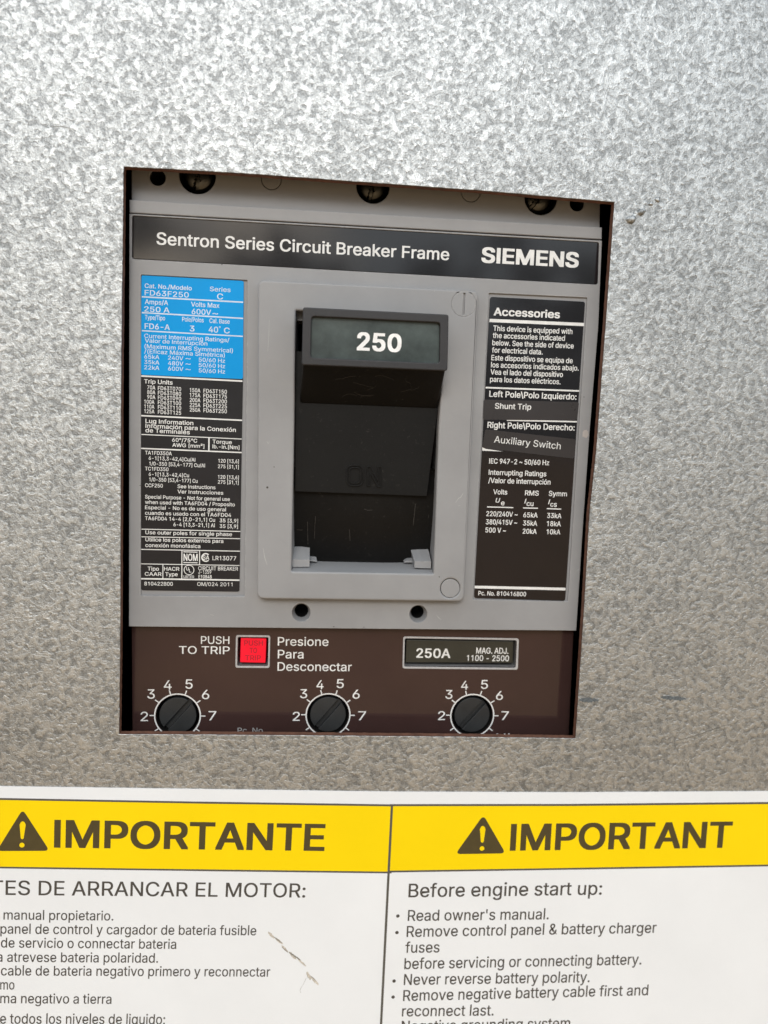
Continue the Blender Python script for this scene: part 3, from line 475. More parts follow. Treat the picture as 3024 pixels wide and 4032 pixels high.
M_marker = plastic('blue_black_marker', (.10, .115, .125), .5, .5, 1500, grain=.5)
M_scuffd = plastic('scuff_dark', (.24, .225, .20), .6, .45, 1500, grain=.6)
M_scuffl = plastic('scuff_pale', (.52, .475, .415), .6, .35, 1500, grain=.6)
M_ground = plastic('bare_earth', (.43, .265, .125), .9, .35, 3)
M_scratch = simple('pale_scratch', (.42, .42, .42), .6)
M_scratchd = simple('faint_scratch', (.036, .033, .03), .6)
M_speck = simple('dark_speck', (.05, .04, .035), .7)
M_zscratch = simple('zinc_scratch', (.20, .20, .19), .5, .6)

# ------------------------------------------------------------------ ground (out of frame below, lights the panel from underneath)
g = mesh('ground', [(-60, -60, -1.0), (60, -60, -1.0), (60, 60, -1.0), (-60, 60, -1.0)], [(0, 1, 2, 3)], M_ground)
tag(g, 'bare brown earth below the enclosure', 'ground', kind='structure')

# ------------------------------------------------------------------ galvanized sheet with its cut-out
cut = mixloop([('N', 90, 55), ('N', 700, 86), ('N', 1659, 142), ('F', 800, 173), ('F', 1566, 240), ('F', 1512, 1000), ('D', 1405, 200), ('D', 1330, 900), ('H', 1498, 0), ('H', 1441, 858),
               ('H', 700, 848), ('G', 800, 852), ('G', 48, 848), ('G', 55, 300), ('E', 62, 1300), ('E', 70, 700)], 0)
def rough_edge(lp):
    """a slightly uneven hand-cut edge"""
    out = []
    rnd = random.Random(5)
    for i in range(len(lp)):
        a, c = lp[i], lp[(i + 1) % len(lp)]
        n_ = Vector((a.y - c.y, c.x - a.x)).normalized()
        for j in range(40):
            out.append(a.lerp(c, j / 40) + n_ * (rnd.uniform(-.00004, .00004) if j else 0))
    return out
cut = rough_edge(cut)
panel = plate('galvanized_panel', [[Vector((-.34, -.36)), Vector((.36, -.36)), Vector((.36, .34)), Vector((-.34, .34))], cut], 0, 2.0, M_zinc, bevel=.12, res=1)
tag(panel, 'mottled silver galvanized steel enclosure sheet with a rectangular cut-out', 'metal panel')
V, F = [], []
n = len(cut)
cen = sum(cut, Vector((0, 0))) / n
for dd in (-.12, -2.05):
    for p in cut: V.append(v3(p + (cen - p).normalized() * .00006, dd))
for i in range(n):
    j = (i + 1) % n; F.append((i, j, n + j, n + i))
mesh('cut_edge', V, F, M_rust, panel)
# dark hollow of the enclosure behind the sheet
V = []
for (x0, x1, z0, z1, y) in ((-.20, .20, -.20, .16, .0021), (-.20, .20, -.20, .16, .16)):
    V += [(x0, y, z0), (x1, y, z0), (x1, y, z1), (x0, y, z1)]
mesh('interior_box', V, [(4, 5, 6, 7), (0, 1, 5, 4), (1, 2, 6, 5), (2, 3, 7, 6), (3, 0, 4, 7)], M_dark, panel)
# marker dashes, weld spatter
def blotch(fr, x0, y0, x1, y1, h, d, seed, n=26, t=.03):
    rnd = random.Random(seed); up_, lo_ = [], []
    for i in range(n):
        t_ = i / (n - 1); w = h * (math.sin(math.pi * (t_ * .9 + .05)) ** .5) * (.6 + .5 * rnd.random())
        x, y = x0 + (x1 - x0) * t_, y0 + (y1 - y0) * t_
        up_.append((x + rnd.uniform(-3, 3), y - w / 2)); lo_.append((x + rnd.uniform(-3, 3), y + w / 2 * (.7 + .6 * rnd.random())))
    return loop(fr, up_ + lo_[::-1], d)
def flat(name, lp, d, mat, parent):
    k = Ink(d); k.poly(lp); return k.build(name, mat, parent)
flat('marker_dash', blotch('Q', 192, 370, 372, 372, 46, .02, 3), .02, M_marker, panel)
flat('marker_dash', blotch('Q', 955, 345, 1190, 362, 44, .02, 4), .02, M_marker, panel)
def blob(name, fr, x, y, r, h, seed, mat, parent, sx=1.0):
    rnd = random.Random(seed); c = at(fr, x, y, 0); rr = plen(fr, x, y, r, 0); V, F = [], []
    k = 18; ph = [rnd.uniform(0, 6.28) for _ in range(4)]
    for ri, (f, hh) in enumerate(((1, -.05), (.85, .45), (.6, .8), (.3, .97))):
        for i in range(k):
            a = 2 * math.pi * i / k; q = 1 + .16 * math.sin(2 * a + ph[0]) + .10 * math.sin(3 * a + ph[1]) + .06 * math.sin(7 * a + ph[2])
            V.append((c.x + math.cos(a) * rr * f * q * sx, -(hh + rnd.uniform(-.07, .07) * (ri > 0)) * h, c.y + math.sin(a) * rr * f * q))
    V.append((c.x, -h, c.y))
    for s in range(3):
        for i in range(k): F.append((s * k + i, s * k + (i + 1) % k, (s + 1) * k + (i + 1) % k, (s + 1) * k + i))
    for i in range(k): F.append((3 * k + i, 3 * k + (i + 1) % k, 4 * k))
    return mesh(name, V, F, mat, parent, True)
blob('weld_spatter', 'T', 765, 350, 76, .0008, 1, M_zinc, panel)
blob('weld_spatter', 'T', 935, 225, 55, .0007, 2, M_zinc, panel, 1.3)
blob('weld_spatter', 'T', 1090, 95, 36, .0004, 3, M_zinc, panel)
blob('weld_spatter', 'T', 1195, 25, 40, .0004, 5, M_zinc, panel, 1.2)

# ------------------------------------------------------------------ circuit breaker
c0 = at('S', 1380, 2400, -20)
brk = thing('circuit_breaker', 'grey and black moulded case circuit breaker seen through the panel cut-out', 'circuit breaker', (c0.x, .06, c0.y))
DC, DD, DT = -5.0, -7.0, -8.0            # depths: cover face, terminal deck, trip unit face
hl = mixloop([('E', 150, 40), ('F', 1460, 80), ('H', 1380, 1000), ('G', 165, 1000)], -24)
plate('housing', [hl], -24, 45, M_black, brk, bevel=.5)

# terminal deck with three screw wells and two mounting holes
dk_top = 560
deck = mixloop([('S', 517, 560), ('S', 2366, 690), ('F', 1477, 420), ('N', 190, 520)], DD)
wells = [('N', 1052, 165, 240), ('F', 106, 142, 101), ('F', 1122, 212, 99)]
holes = [('N', 533, 195, 104), ('F', 1340, 248, 43)]
lp = [deck]
for f, x, y, r in wells: lp.append(circle(at(f, x, y, DD), plen(f, x, y, r, DD)))
for f, x, y, r in holes: lp.append(circle(at(f, x, y, DD), plen(f, x, y, r, DD)))
bosses = [('E', 1043, 142, 66), ('F', 698, 176, 59)]
for f, x, y, r in bosses: lp.append(circle(at(f, x, y, DD), plen(f, x, y, r, DD)))
dk = plate('terminal_deck', lp, DD, 14, M_grey2, brk, bevel=.25)
for f, x, y, r in bosses:
    vv, ff = plate_data([circle(at(f, x, y, DD), plen(f, x, y, r, DD) - .00012)], DD - .05, 4, .15)
    mesh('knockout_disc', vv, ff, M_grey2, dk)
for f, x, y, r in holes:
    rr = plen(f, x, y, r, DD); c = at(f, x, y, DD)
    vv, ff = lathe_data(c, [(rr * 1.24, DD + .02), (rr * 1.2, DD + .12), (rr * 1.05, DD + .12), (rr * 1.0, DD - .2)]); mesh('hole_rim', vv, ff[:-1], M_grey2, dk, True)
    vv, ff = lathe_data(c, [(rr * .999, DD - .3), (rr * .99, DD - 12), (rr * .5, DD - 12.2)]); mesh('mounting_hole', vv, ff, M_dark, dk, True)
for k, (f, x, y, r) in enumerate(wells):
    rr = plen(f, x, y, r, DD); c = at(f, x, y, DD)
    vv, ff = lathe_data(c, [(rr * .998, DD - .3), (rr * .99, DD - 8), (rr * .2, DD - 8.1)]); mesh('screw_well', vv, ff, M_dark, dk, True)
    cs = c + Vector((0, .0004))
    R0 = rr * .87; ang = (R(80), R(78), R(52))[k]
    # slotted pan head: dome of rings with a cut slot
    V, F = [], []
    rings = [(1.0, -4.2), (1.0, -3.3), (.93, -2.7), (.8, -2.2), (.6, -1.8), (.4, -1.6), (.2, -1.5)]
    ks = 64
    u = Vector((math.cos(ang), math.sin(ang))); w_ = Vector((-u.y, u.x))
    for fr_, dd in rings:
        for i in range(ks):
            a = 2 * math.pi * i / ks; p = Vector((math.cos(a), math.sin(a))) * R0 * fr_
            V.append(v3(cs + p, DD + dd))
    V.append(v3(cs, DD - 1.5))
    for s in range(len(rings) - 1):
        for i in range(ks): F.append((s * ks + i, s * ks + (i + 1) % ks, (s + 1) * ks + (i + 1) % ks, (s + 1) * ks + i))
    for i in range(ks): F.append(((len(rings) - 1) * ks + i, (len(rings) - 1) * ks + (i + 1) % ks, len(rings) * ks))
    sw = R0 * .13
    for i, vtx in enumerate(V):                              # sink the vertices inside the slot
        q = (Vector((vtx.x, vtx.z)) - cs).dot(w_)
        if abs(q) < sw: vtx.y += .0011
    mesh('terminal_screw', V, F, M_screw, brk, False)

# top lip strip
plate('top_lip', [mixloop([('N', 162, 484), ('F', 1492, 392), ('F', 1490, 464), ('N', 165, 655)], DC)], DC, 9, M_grey, brk, bevel=.25)

# front cover with pockets and holes
cover = mixloop([('N', 162, 668), ('F', 1491, 472), ('F', 1468, 1000), ('D', 1330, 30), ('D', 1262, 1000), ('H', 1446, 168), ('G', 800, 151), ('G', 112, 144), ('L', 0, 0)][:-1], DC)
pk_band = rounded(mixloop([('N', 196, 690), ('F', 1474, 482), ('F', 1466, 739), ('E', 131, 663)], DC), .0006)
pk_left = rounded(mixloop([('A', 178, 134), ('A', 1542, 204), ('B', 1347, 2062), ('B', 158, 2052)], DC), .0002, 2)
pk_right = rounded(mixloop([('C', 236, 149), ('C', 1308, 199), ('D', 1096, 1846), ('D', 60, 1826)], DC), .0002, 2)
sh = [('M', 386, 481, 76), ('M', 1342, 492, 72)]
opening = mixloop([('K', 296, 255), ('K', 1400, 305), ('K', 1368, 830), ('L', 1348, 0), ('L', 1312, 1074), ('L', 266, 1058), ('L', 285, 0)], DC)
lp = [cover, pk_band, pk_left, pk_right, opening] + [circle(at(f, x, y, DC), plen(f, x, y, r, DC)) for f, x, y, r in sh]
cv = plate('front_cover', lp, DC, .55, M_grey, brk, bevel=.12)
lp2 = [[p + (cen - p).normalized() * .00012 for p in cover]] + lp[4:]
cvb = plate('cover_back', lp2, DC - .5, 11, M_grey2, cv, bevel=.05, res=1)
for f, x, y, r in sh:
    rr = plen(f, x, y, r, DC); c = at(f, x, y, DC)
    vv, ff = lathe_data(c, [(rr * 1.0, DC - .1), (rr * .92, DC - .6), (rr * .74, DC - 2.4)]); mesh('screw_hole', vv, ff[:-1], M_grey2, cv, True)
    vv, ff = lathe_data(c, [(rr * .741, DC - 2.38), (rr * .72, DC - 9.0), (rr * .4, DC - 9.1)]); mesh('hole_bottom', vv, ff, M_dark, cv)
blob_c = at('C', 1285, 1680, DC)
flat('paint_spot', [blob_c + Vector((math.cos(i * .3) * .0009, math.sin(i * .3) * .0011)) * (.8 + .3 * random.random()) for i in range(21)], DC, simple('pale_spot', (.42, .38, .36), .6), cv)

# name band
band = rounded(mixloop([('N', 204, 700), ('F', 1471, 484), ('F', 1463, 737), ('E', 134, 659)], DC - .2), .0006)
nb = plate('name_band', [band], DC - .2, .25, M_band, brk, bevel=.04, res=1)
k = Ink(DC - .2)
k.text('S', 'Sentron Series Circuit Breaker Frame', 617.5, 963, 1767, 48, 13, y1=1025)
k.build('lettering', M_white, nb)
k = Ink(DC - .2); k.text('S', 'SIEMENS', 1898, 1034, 2274, 61, 30, y1=1054.5); k.build('brand_lettering', M_white, nb)

# rating label
SLB = {'A': lambda y: .056 - .000004 * y, 'B': lambda y: .0475 - .0000185 * y, 'C': lambda y: .0484 - 1.05e-5 * y, 'D': lambda y: .0325 - 6e-6 * y,
       'G': lambda y: .006, 'H': lambda y: .011}
DL = DC - .28
rl = plate('rating_label', [rounded(mixloop([('A', 184, 141), ('A', 1497, 214), ('A', 1485, 1475), ('B', 1320, 40), ('B', 1288, 2007), ('B', 161, 1991), ('B', 158, 20), ('A', 180, 1420)], DL), .0006)], DL, .2, M_labelb, brk, bevel=.03, res=1)
flat('blue_field', rounded(mixloop([('A', 185, 142), ('A', 1495, 215), ('A', 1485, 1472), ('A', 180, 1417)], DL), .0005), DL, M_blue, rl)
k = Ink(DL + .012); k.slope = SLB
for a in (('Cat. No./Modelo', 228, 304, 828, 57, 13), ('FD63F250', 228, 398, 790, 68, 10), ('Series', 1062, 345, 1325, 58, 10), ('C', 1155, 450, 1228, 75, 10), ('Amps/A', 230, 510, 525, 60, 13),
          ('250 A', 222, 607, 543, 68, 13), ('Volts Max', 822, 542, 1182, 60, 13), ('600V', 830, 640, 1075, 70, 13), ('~', 1095, 658, 1165, 62, 14), ('Type/Tipo', 230, 707, 487, 58, 10),
          ('Pole/Polos', 708, 732, 980, 58, 10), ('Cal. Base', 1057, 752, 1313, 58, 10), ('FD6-A', 228, 828, 547, 72, 13), ('3', 805, 860, 862, 74, 13), ('40', 1047, 872, 1165, 75, 13), ('°', 1176, 845, 1198, 50, 0),
          ('C', 1243, 885, 1313, 74, 13), ('Current Interrupting Ratings/', 222, 943, 1310, 53, 10), ('Valor de Interrupción', 230, 1003, 1028, 53, 10), ('(Maximum RMS Symmetrical)', 225, 1076, 1355, 53, 10),
          ('/(Eficaz Máxima Simétrica)', 222, 1140, 1252, 53, 10)): k.text('A', *a)
for i, (a, b) in enumerate((('65kA', '240V'), ('35kA', '480V'), ('22kA', '600V'))):
    y = 1208 + i * 69
    k.text('A', a, 222, y, 413, 52, 10); k.text('A', b, 527, y + 15, 720, 52, 10); k.text('A', '~', 750, y + 22, 815, 52, 12); k.text('A', '50/60 Hz', 920, y + 40, 1255, 52, 10)
for b in ((190, 418, 1488, 488, 18), (190, 621, 1488, 695, 17), (190, 852, 1485, 925, 16)): k.bar('A', *b)
k.build('blue_lettering', M_pale, rl)
k = Ink(DL); k.slope = SLB
k.text('A', 'Trip Units', 220, 1526, 583, 54, 13)
for i, (a, b) in enumerate((('70A', 'FD63T070'), ('80A', 'FD63T080'), ('90A', 'FD63T090'), ('100A', 'FD63T100'), ('110A', 'FD63T110'), ('125A', 'FD63T125'))):
    y = 1602 + i * 61; k.text('A', a, 260 if i < 3 else 222, y, 362 if i < 3 else 350, 50, 9); k.text('A', b, 397, y + 9, 692, 50, 9)
for i, (a, b) in enumerate((('150A', 'FD63T150'), ('175A', 'FD63T175'), ('200A', 'FD63T200'), ('225A', 'FD63T225'), ('250A', 'FD63T250'))):
    y = 1637 + i * 62.5; k.text('A', a, 805, y, 938, 50, 9); k.text('A', b, 980, y + 9, 1278, 50, 9)
k.text('A', 'Lug Information', 238, 2033, 848, 54, 13); k.text('A', 'Información para la Conexión', 238, 2095, 1392, 54, 13); k.text('A', 'de Terminales', 238, 2153, 803, 54, 13)
k.bar('A', 180, 1432, 1478, 1498, 20); k.bar('A', 180, 1940, 1475, 2000, 18)
for a in (('60°/75°C', 518, 288, 803, 44, 13), ('AWG [mm²]', 520, 346, 885, 42, 13), ('Torque', 980, 308, 1200, 44, 13), ('lb.-in.[Nm]', 980, 364, 1287, 43, 13),
          ('TA1FD350A', 208, 434, 513, 42, 9), ('6-1[13,3-42,4]Cu/Al', 250, 496, 782, 42, 9), ('120 [13,6]', 1047, 527, 1280, 42, 9), ('1/0-350 [53,4-177] Cu/Al', 255, 559, 893, 42, 9), ('275 [31,1]', 1043, 591, 1280, 42, 9),
          ('TC1FD350', 208, 617, 475, 42, 9), ('6-1[13,3-42,4]Cu', 250, 680, 710, 42, 9), ('120 [13,6]', 1043, 712, 1280, 42, 9), ('1/0-350 [53,4-177] Cu', 255, 741, 808, 42, 9), ('275 [31,1]', 1043, 770, 1278, 42, 9),
          ('CCF250', 208, 808, 410, 42, 9), ('See Instructions', 580, 820, 1013, 42, 9), ('Ver Instrucciones', 580, 880, 1102, 42, 9), ('Special Purpose - Not for general use', 208, 939, 1178, 42, 9),
          ('when used with TA6FD04 / Proposito', 208, 1000, 1235, 42, 9), ('Especial - No es de uso general', 208, 1061, 1133, 42, 9), ('cuando es usado con el TA6FD04', 208, 1124, 1193, 42, 9),
          ('TA6FD04 14-4 [2,0-21,1] Cu', 208, 1186, 1008, 42, 9), ('35 [3,9]', 1063, 1212, 1272, 42, 9), ('6-4 [13,3-21,1] Al', 533, 1257, 1005, 42, 9), ('35 [3,9]', 1063, 1276, 1270, 42, 9),
          ('Use outer poles for single phase', 212, 1348, 1203, 43, 10), ('Utilice los polos externos para', 212, 1430, 1103, 43, 10), ('conexión monofásica', 212, 1495, 840, 43, 10),
          ('NOM', 650, 1653, 808, 82, 12), ('LR13077', 980, 1645, 1250, 48, 7), ('Tipo', 238, 1765, 365, 45, 10), ('CAAR', 205, 1824, 395, 42, 10), ('HACR', 425, 1765, 600, 42, 10), ('Type', 440, 1828, 580, 44, 10),
          ('LISTED', 650, 1848, 768, 28, 13), ('CIRCUIT BREAKER', 817, 1760, 1272, 45, 4), ('J-1359', 817, 1801, 965, 40, 4), ('E10848', 820, 1855, 970, 40, 10), ('810422B00', 200, 1935, 525, 42, 9), ('OM/024 2011', 805, 1940, 1208, 42, 2)): k.text('B', *a)
for b in ((165, 205, 1315, 258, 10), (160, 365, 1315, 413, 15), (165, 1290, 1300, 1317, 10), (165, 1378, 1298, 1400, 9), (160, 1522, 1295, 1543, 10), (160, 1688, 1290, 1707, 9), (160, 1858, 1290, 1875, 17),
          (940, 238, 938, 395, 15), (630, 1530, 628, 1862, 10), (832, 1535, 832, 1698, 10), (412, 1695, 411, 1860, 9), (647, 1550, 808, 1554, 10), (647, 1672, 808, 1676, 10)): k.bar('B', *b)
pl = plen('B', 800, 1700, 1, DL)
k.ring(at('B', 903, 1615, DL), 38 * pl, 52 * pl, 45, 315)
k.text('B', 'SA', 868, 1640, 942, 50, 10)
k.ring(at('B', 711, 1758, DL), 52 * pl, 60 * pl); k.text('B', 'U', 680, 1762, 708, 36, 10); k.text('B', 'L', 712, 1785, 738, 38, 10)
k.build('lettering', M_white, rl)

# accessories label with its two tape strips
al = plate('accessories_label', [rounded(mixloop([('C', 248, 190), ('C', 1283, 243), ('D', 1066, 1842), ('D', 73, 1811)], DL), .0007)], DL, .2, M_band, brk, bevel=.03, res=1)
k = Ink(DL); k.slope = SLB
for a in (('Accessories', 290, 393, 1003, 86, 24), ('This device is equipped with', 283, 560, 1142, 58, 11), ('the accessories indicated', 278, 637, 1060, 58, 11), ('below. See the side of device', 272, 717, 1155, 58, 11),
          ('for electrical data.', 268, 797, 818, 58, 11), ('Este dispositivo se equipa de', 262, 880, 1145, 58, 11), ('los accesorios indicados abajo.', 258, 958, 1210, 58, 11), ('Vea el lado del dispositivo', 253, 1035, 1038, 58, 11),
          ('para los datos eléctricos.', 247, 1115, 1012, 58, 11), ('Left Pole\\Polo Izquierdo:', 240, 1278, 1185, 66, 15), ('Right Pole\\Polo Derecho:', 220, 1617, 1165, 66, 15)): k.text('C', *a)
k.bar('C', 242, 447, 1271, 492, 34); k.bar('C', 200, 1178, 1219, 1215, 17); k.bar('C', 430, 1533, 1193, 1550, 15)
for a in (('IEC 947-2 ~ 50/60 Hz', 238, 345, 888, 55, 12), ('Interrupting Ratings', 233, 468, 858, 56, 12), ('/Valor de interrupción', 228, 556, 903, 56, 12), ('Volts', 283, 680, 433, 54, 12), ('RMS', 628, 692, 775, 54, 12), ('Symm', 887, 698, 1082, 54, 12),
          ('e', 367, 800, 403, 54, 12), ('cu', 645, 807, 718, 54, 12), ('cs', 903, 815, 972, 54, 12)): k.text('D', *a)
for a in (('U', 305, 770, 345, 50, 12), ('I', 622, 780, 630, 50, 12), ('I', 880, 788, 888, 50, 12)): k.text('D', *a, italic=.22)
for i, (a, b, c) in enumerate((('220/240V ~', '65kA', '33kA'), ('380/415V ~', '35kA', '18kA'), ('500 V ~', '20kA', '10kA'))):
    k.text('D', a, 207 - 5 * i, 918 + 89 * i, (545, 540, 418)[i], 54, 12); k.text('D', b, 610 - 4 * i, 931 + 89 * i, 763 - 5 * i, 54, 12); k.text('D', c, 868 - 2 * i, 938 + 88.5 * i, 1022 - 6 * i, 54, 12)
for b in ((215, 818, 500, 826, 11), (608, 829, 768, 833, 11), (865, 837, 1022, 842, 11), (80, 1690, 1069, 1713, 29)): k.bar('D', *b)
k.text('D', 'Pc. No. 810416B00', 120, 1780, 637, 47, 11)
k.poly(mixloop([('D', 163, 168), ('D', 200, 186), ('D', 385, 214), ('D', 163, 206)], DL))
k.build('lettering', M_white, al)
DTP = DL + .08
tp = plate('tape_label', [rounded(mixloop([('C', 178, 1308), ('C', 1216, 1337), ('C', 1196, 1536), ('C', 172, 1528)], DTP), .0005)], DTP, .07, M_tape, brk)
tag(tp, 'dark tape strip reading Shunt Trip', None)
k = Ink(DTP); k.text('C', 'Shunt Trip', 302, 1408, 693, 62, 13, y1=1420); k.build('lettering', M_white, tp)
tp = plate('tape_label', [rounded(mixloop([('C', 195, 1632), ('D', 1182, 82), ('D', 1160, 293), ('D', 162, 176)], DTP), .0006)], DTP, .07, M_tape, brk)
tag(tp, 'slightly tilted tape strip reading Auxiliary Switch', None)
k = Ink(DTP); k.text('D', 'Auxiliary Switch', 290, 116, 1013, 72, 2, y1=192); k.build('lettering', M_white, tp)

# escutcheon round the handle
DE = -2.0
eo = rounded(mixloop([('K', 30, 40), ('K', 1634, 120), ('L', 1524, 1270), ('L', 22, 1250)], DE), .0018)
ei = mixloop([('K', 303, 262), ('K', 1390, 312), ('K', 1360, 830), ('L', 1340, 0), ('L', 1303, 1068), ('L', 272, 1050), ('L', 292, 0)], DE)
caps = [('K', 1523, 215, 82), ('L', 1425, 1173, 70)]
es = plate('escutcheon', [eo, rounded(ei, .0003, 2)] + [circle(at(f, x, y, DE), plen(f, x, y, r, DE)) for f, x, y, r in caps], DE, 3.6, M_grey, brk, bevel=.5, res=3)
for k_, (f, x, y, r) in enumerate(caps):
    c, rr = at(f, x, y, DE), plen(f, x, y, r, DE)
    lp = [circle(c, rr + (.00022 if k_ == 0 else -.00010))]
    if k_ == 0:
        w_, h_ = rr * .09, rr * .93
        lp.append([c + Vector(q) for q in ((-w_, -h_), (w_, -h_), (w_, h_), (-w_, h_))])
        w2 = rr * .085
    lc = plate('latch_cap', lp, DE + (.02 if k_ == 0 else -.10), 2.5, M_grey, es, bevel=.06, res=1)
    if k_ == 0:
        vv, ff = plate_data([[c + Vector(q) for q in ((-w_ * 1.3, -h_), (w_ * 1.3, -h_), (w_ * 1.3, h_), (-w_ * 1.3, h_))]], DE - .45, .5); mesh('slot_floor', vv, ff, M_grey2, es)
        lc['label'] = 'latch cap with a vertical screwdriver slot'
# inner throat: side walls and the sloping sill under the handle slide
DS = -12.5
def wall(name, rows): return loft(name, rows, M_grey2, es, smooth=False)
wall('throat_wall', [[('K', 1391, 312, DE - .5), ('K', 1375, 312, DS)], [('L', 1341, 0, DE - .5), ('L', 1318, 60, DS)], [('L', 1304, 1068, DE - .5), ('L', 1262, 985, DS)]])
wall('throat_wall', [[('L', 272, 1050, DE - .5), ('L', 300, 985, DS)], [('K', 303, 262, DE - .5), ('K', 325, 300, DS)]])
sill = loft('throat_sill', [[('L', 272, 1049, DE - .4), ('L', 600, 1058, DE - .4), ('L', 950, 1065, DE - .4), ('L', 1303, 1067, DE - .4)], [('L', 285, 1020, DE - 3), ('L', 600, 1025, DE - 3), ('L', 950, 1032, DE - 3), ('L', 1290, 1035, DE - 3)],
              [('L', 300, 962, DS), ('L', 600, 974, DS), ('L', 950, 981, DS), ('L', 1268, 975, DS)]], M_grey2, es)
def tab(pts_top, pts_mid, pts_bot, d0, d1):
    return loft('guide_tab', [[(x, y, d1) for x, y in pts_top], [(x, y, d0) for x, y in pts_mid], [(x, y, d0) for x, y in pts_bot]], M_grey, es, back=-13, smooth=False, fr='L')
tab([(288, 862), (340, 862), (404, 872)], [(276, 965), (340, 966), (403, 966)], [(274, 1018), (340, 1017), (402, 1017)], -4.5, -10)
tab([(1138, 890), (1200, 884), (1262, 882)], [(1165, 978), (1220, 978), (1286, 980)], [(1166, 1024), (1220, 1027), (1284, 1028)], -4.5, -10)
tab([(404, 936), (430, 938), (450, 942)], [(404, 965), (432, 968), (456, 973)], [(404, 976), (432, 978), (458, 982)], -9, -11)
tab([(1096, 960), (1115, 950), (1138, 948)], [(1090, 980), (1110, 975), (1160, 972)], [(1090, 986), (1110, 986), (1160, 985)], -9, -11)

loft('guide_tab', [[('K', 304, 268, -6), ('K', 356, 271, -6)], [('K', 304, 335, -6), ('K', 356, 337, -6)]], M_grey2, es, back=-12, smooth=False)
# handle slide: ON plate, step and curved barrel
rows = []
for y0, y1, d in ((560, 560, -4.6), (880, 905, -4.6), (935, 975, -4.6), (1200, 1230, -4.6)): rows.append([('K', 306 - (y0 - 560) * .012, y0, d), ('K', 820, (y0 + y1) / 2, d), ('K', 1352 - (y0 - 560) * .045, y1, d)])
sl = loft('handle_slide', rows[:3] + [[('L', 300, 468, -4.6), ('L', 780, 486, -4.6), ('L', 1253, 503, -4.6)]], M_black, brk, back=-9, smooth=False)
rb = []
for t in range(0, 13):
    a = t / 12; y = 300 + a * 720
    d = -6.2 - 6.0 * max(0, (a - .15) / .85) ** 2.2
    rb.append([('L', 283, y - 8, d), ('L', 790, y, d), ('L', 1330 - 58 * a, y + 10, d)])
ba = loft('barrel', rb, M_black, sl, back=-16)
# raised ON, drawn as an outline
k = Ink(-4.6)
def outline(pts_px, w, closed=True, fr='L'):
    P = [at(fr, x, y, -4.6) for x, y in pts_px]; n_ = len(P); pw = plen(fr, 800, 360, w, -4.6) / 1
    A, B = [], []
    for i in range(n_):
        if closed: t_ = P[(i + 1) % n_] - P[i - 1]
        else: t_ = P[min(i + 1, n_ - 1)] - P[max(i - 1, 0)]
        nn_ = Vector((-t_.y, t_.x)).normalized() * pw
        A.append(P[i] + nn_); B.append(P[i] - nn_)
    return A, B
ov = []
def rrect(cx, cy, w, h, r, n_=6):
    out = []
    for (sx, sy, a0) in ((1, -1, -90), (1, 1, 0), (-1, 1, 90), (-1, -1, 180)):
        for i in range(n_ + 1):
            a = R(a0 + 90 * i / n_); out.append((cx + sx * (w - r) + r * math.cos(a), cy + sy * (h - r) + r * math.sin(a)))
    return out
for (w_, h_, r_) in ((60, 74, 42), (40, 56, 26)):
    A, B = outline(rrect(732, 355, w_, h_, r_), 4)
    ov.append(plate_data([A, B], -4.2, .5, .06, 1))
def stroke(pts): 
    A, B = outline(pts, 4, False); return plate_data([A + B[::-1]], -4.2, .5, .06, 1)
N_ = [(822, 428), (824, 290), (846, 291), (898, 395), (900, 290), (922, 291), (918, 436), (896, 434), (846, 335), (842, 430), (822, 428)]
for a, b in zip(N_, N_[1:]): ov.append(stroke([a, b]))
V, F = join(ov); mesh('raised_lettering', V, F, M_black, sl)

# operating handle: wedge with a framed rating window
DH = 8.0
hf = mixloop([('K', 356, 238), ('K', 1414, 292), ('K', 1405, 700), ('K', 346, 656)], DH)
hw = mixloop([('K', 418, 304), ('K', 1352, 350), ('K', 1347, 646), ('K', 412, 604)], DH)
hd = thing_part = plate('handle', [rounded(hf, .0006), rounded(hw, .0008)], DH, 2.2, M_handle, brk, bevel=.25)
# wedge body behind the frame
fb = [(p + (sum(hf, Vector((0, 0))) / 4 - p).normalized() * .00022) for p in hf]
bb = mixloop([('K', 375, 285), ('K', 1372, 330), ('K', 1330, 974), ('K', 332, 934)], -4.4)
V = [v3(p, DH - 2.0) for p in fb] + [v3(p, -4.4) for p in bb]
F = [(0, 1, 2, 3), (4, 7, 6, 5), (0, 4, 5, 1), (1, 5, 6, 2), (2, 6, 7, 3), (3, 7, 4, 0)]
hb = mesh('handle_body', V, F, M_black, hd)
bvm = hb.modifiers.new('bevel', 'BEVEL'); bvm.width = .0004; bvm.segments = 2
wi = plate('rating_window', [rounded(mixloop([('K', 416, 302), ('K', 1354, 348), ('K', 1349, 648), ('K', 410, 606)], DH), .0005)], DH - 1.2, .6, M_window, hd)
k = Ink(DH - 1.2); k.text('K', '250', 752, 552, 1062, 132, 26, y1=566); k.build('lettering', simple('bright_white_ink', (.86, .86, .86), .45), hd)
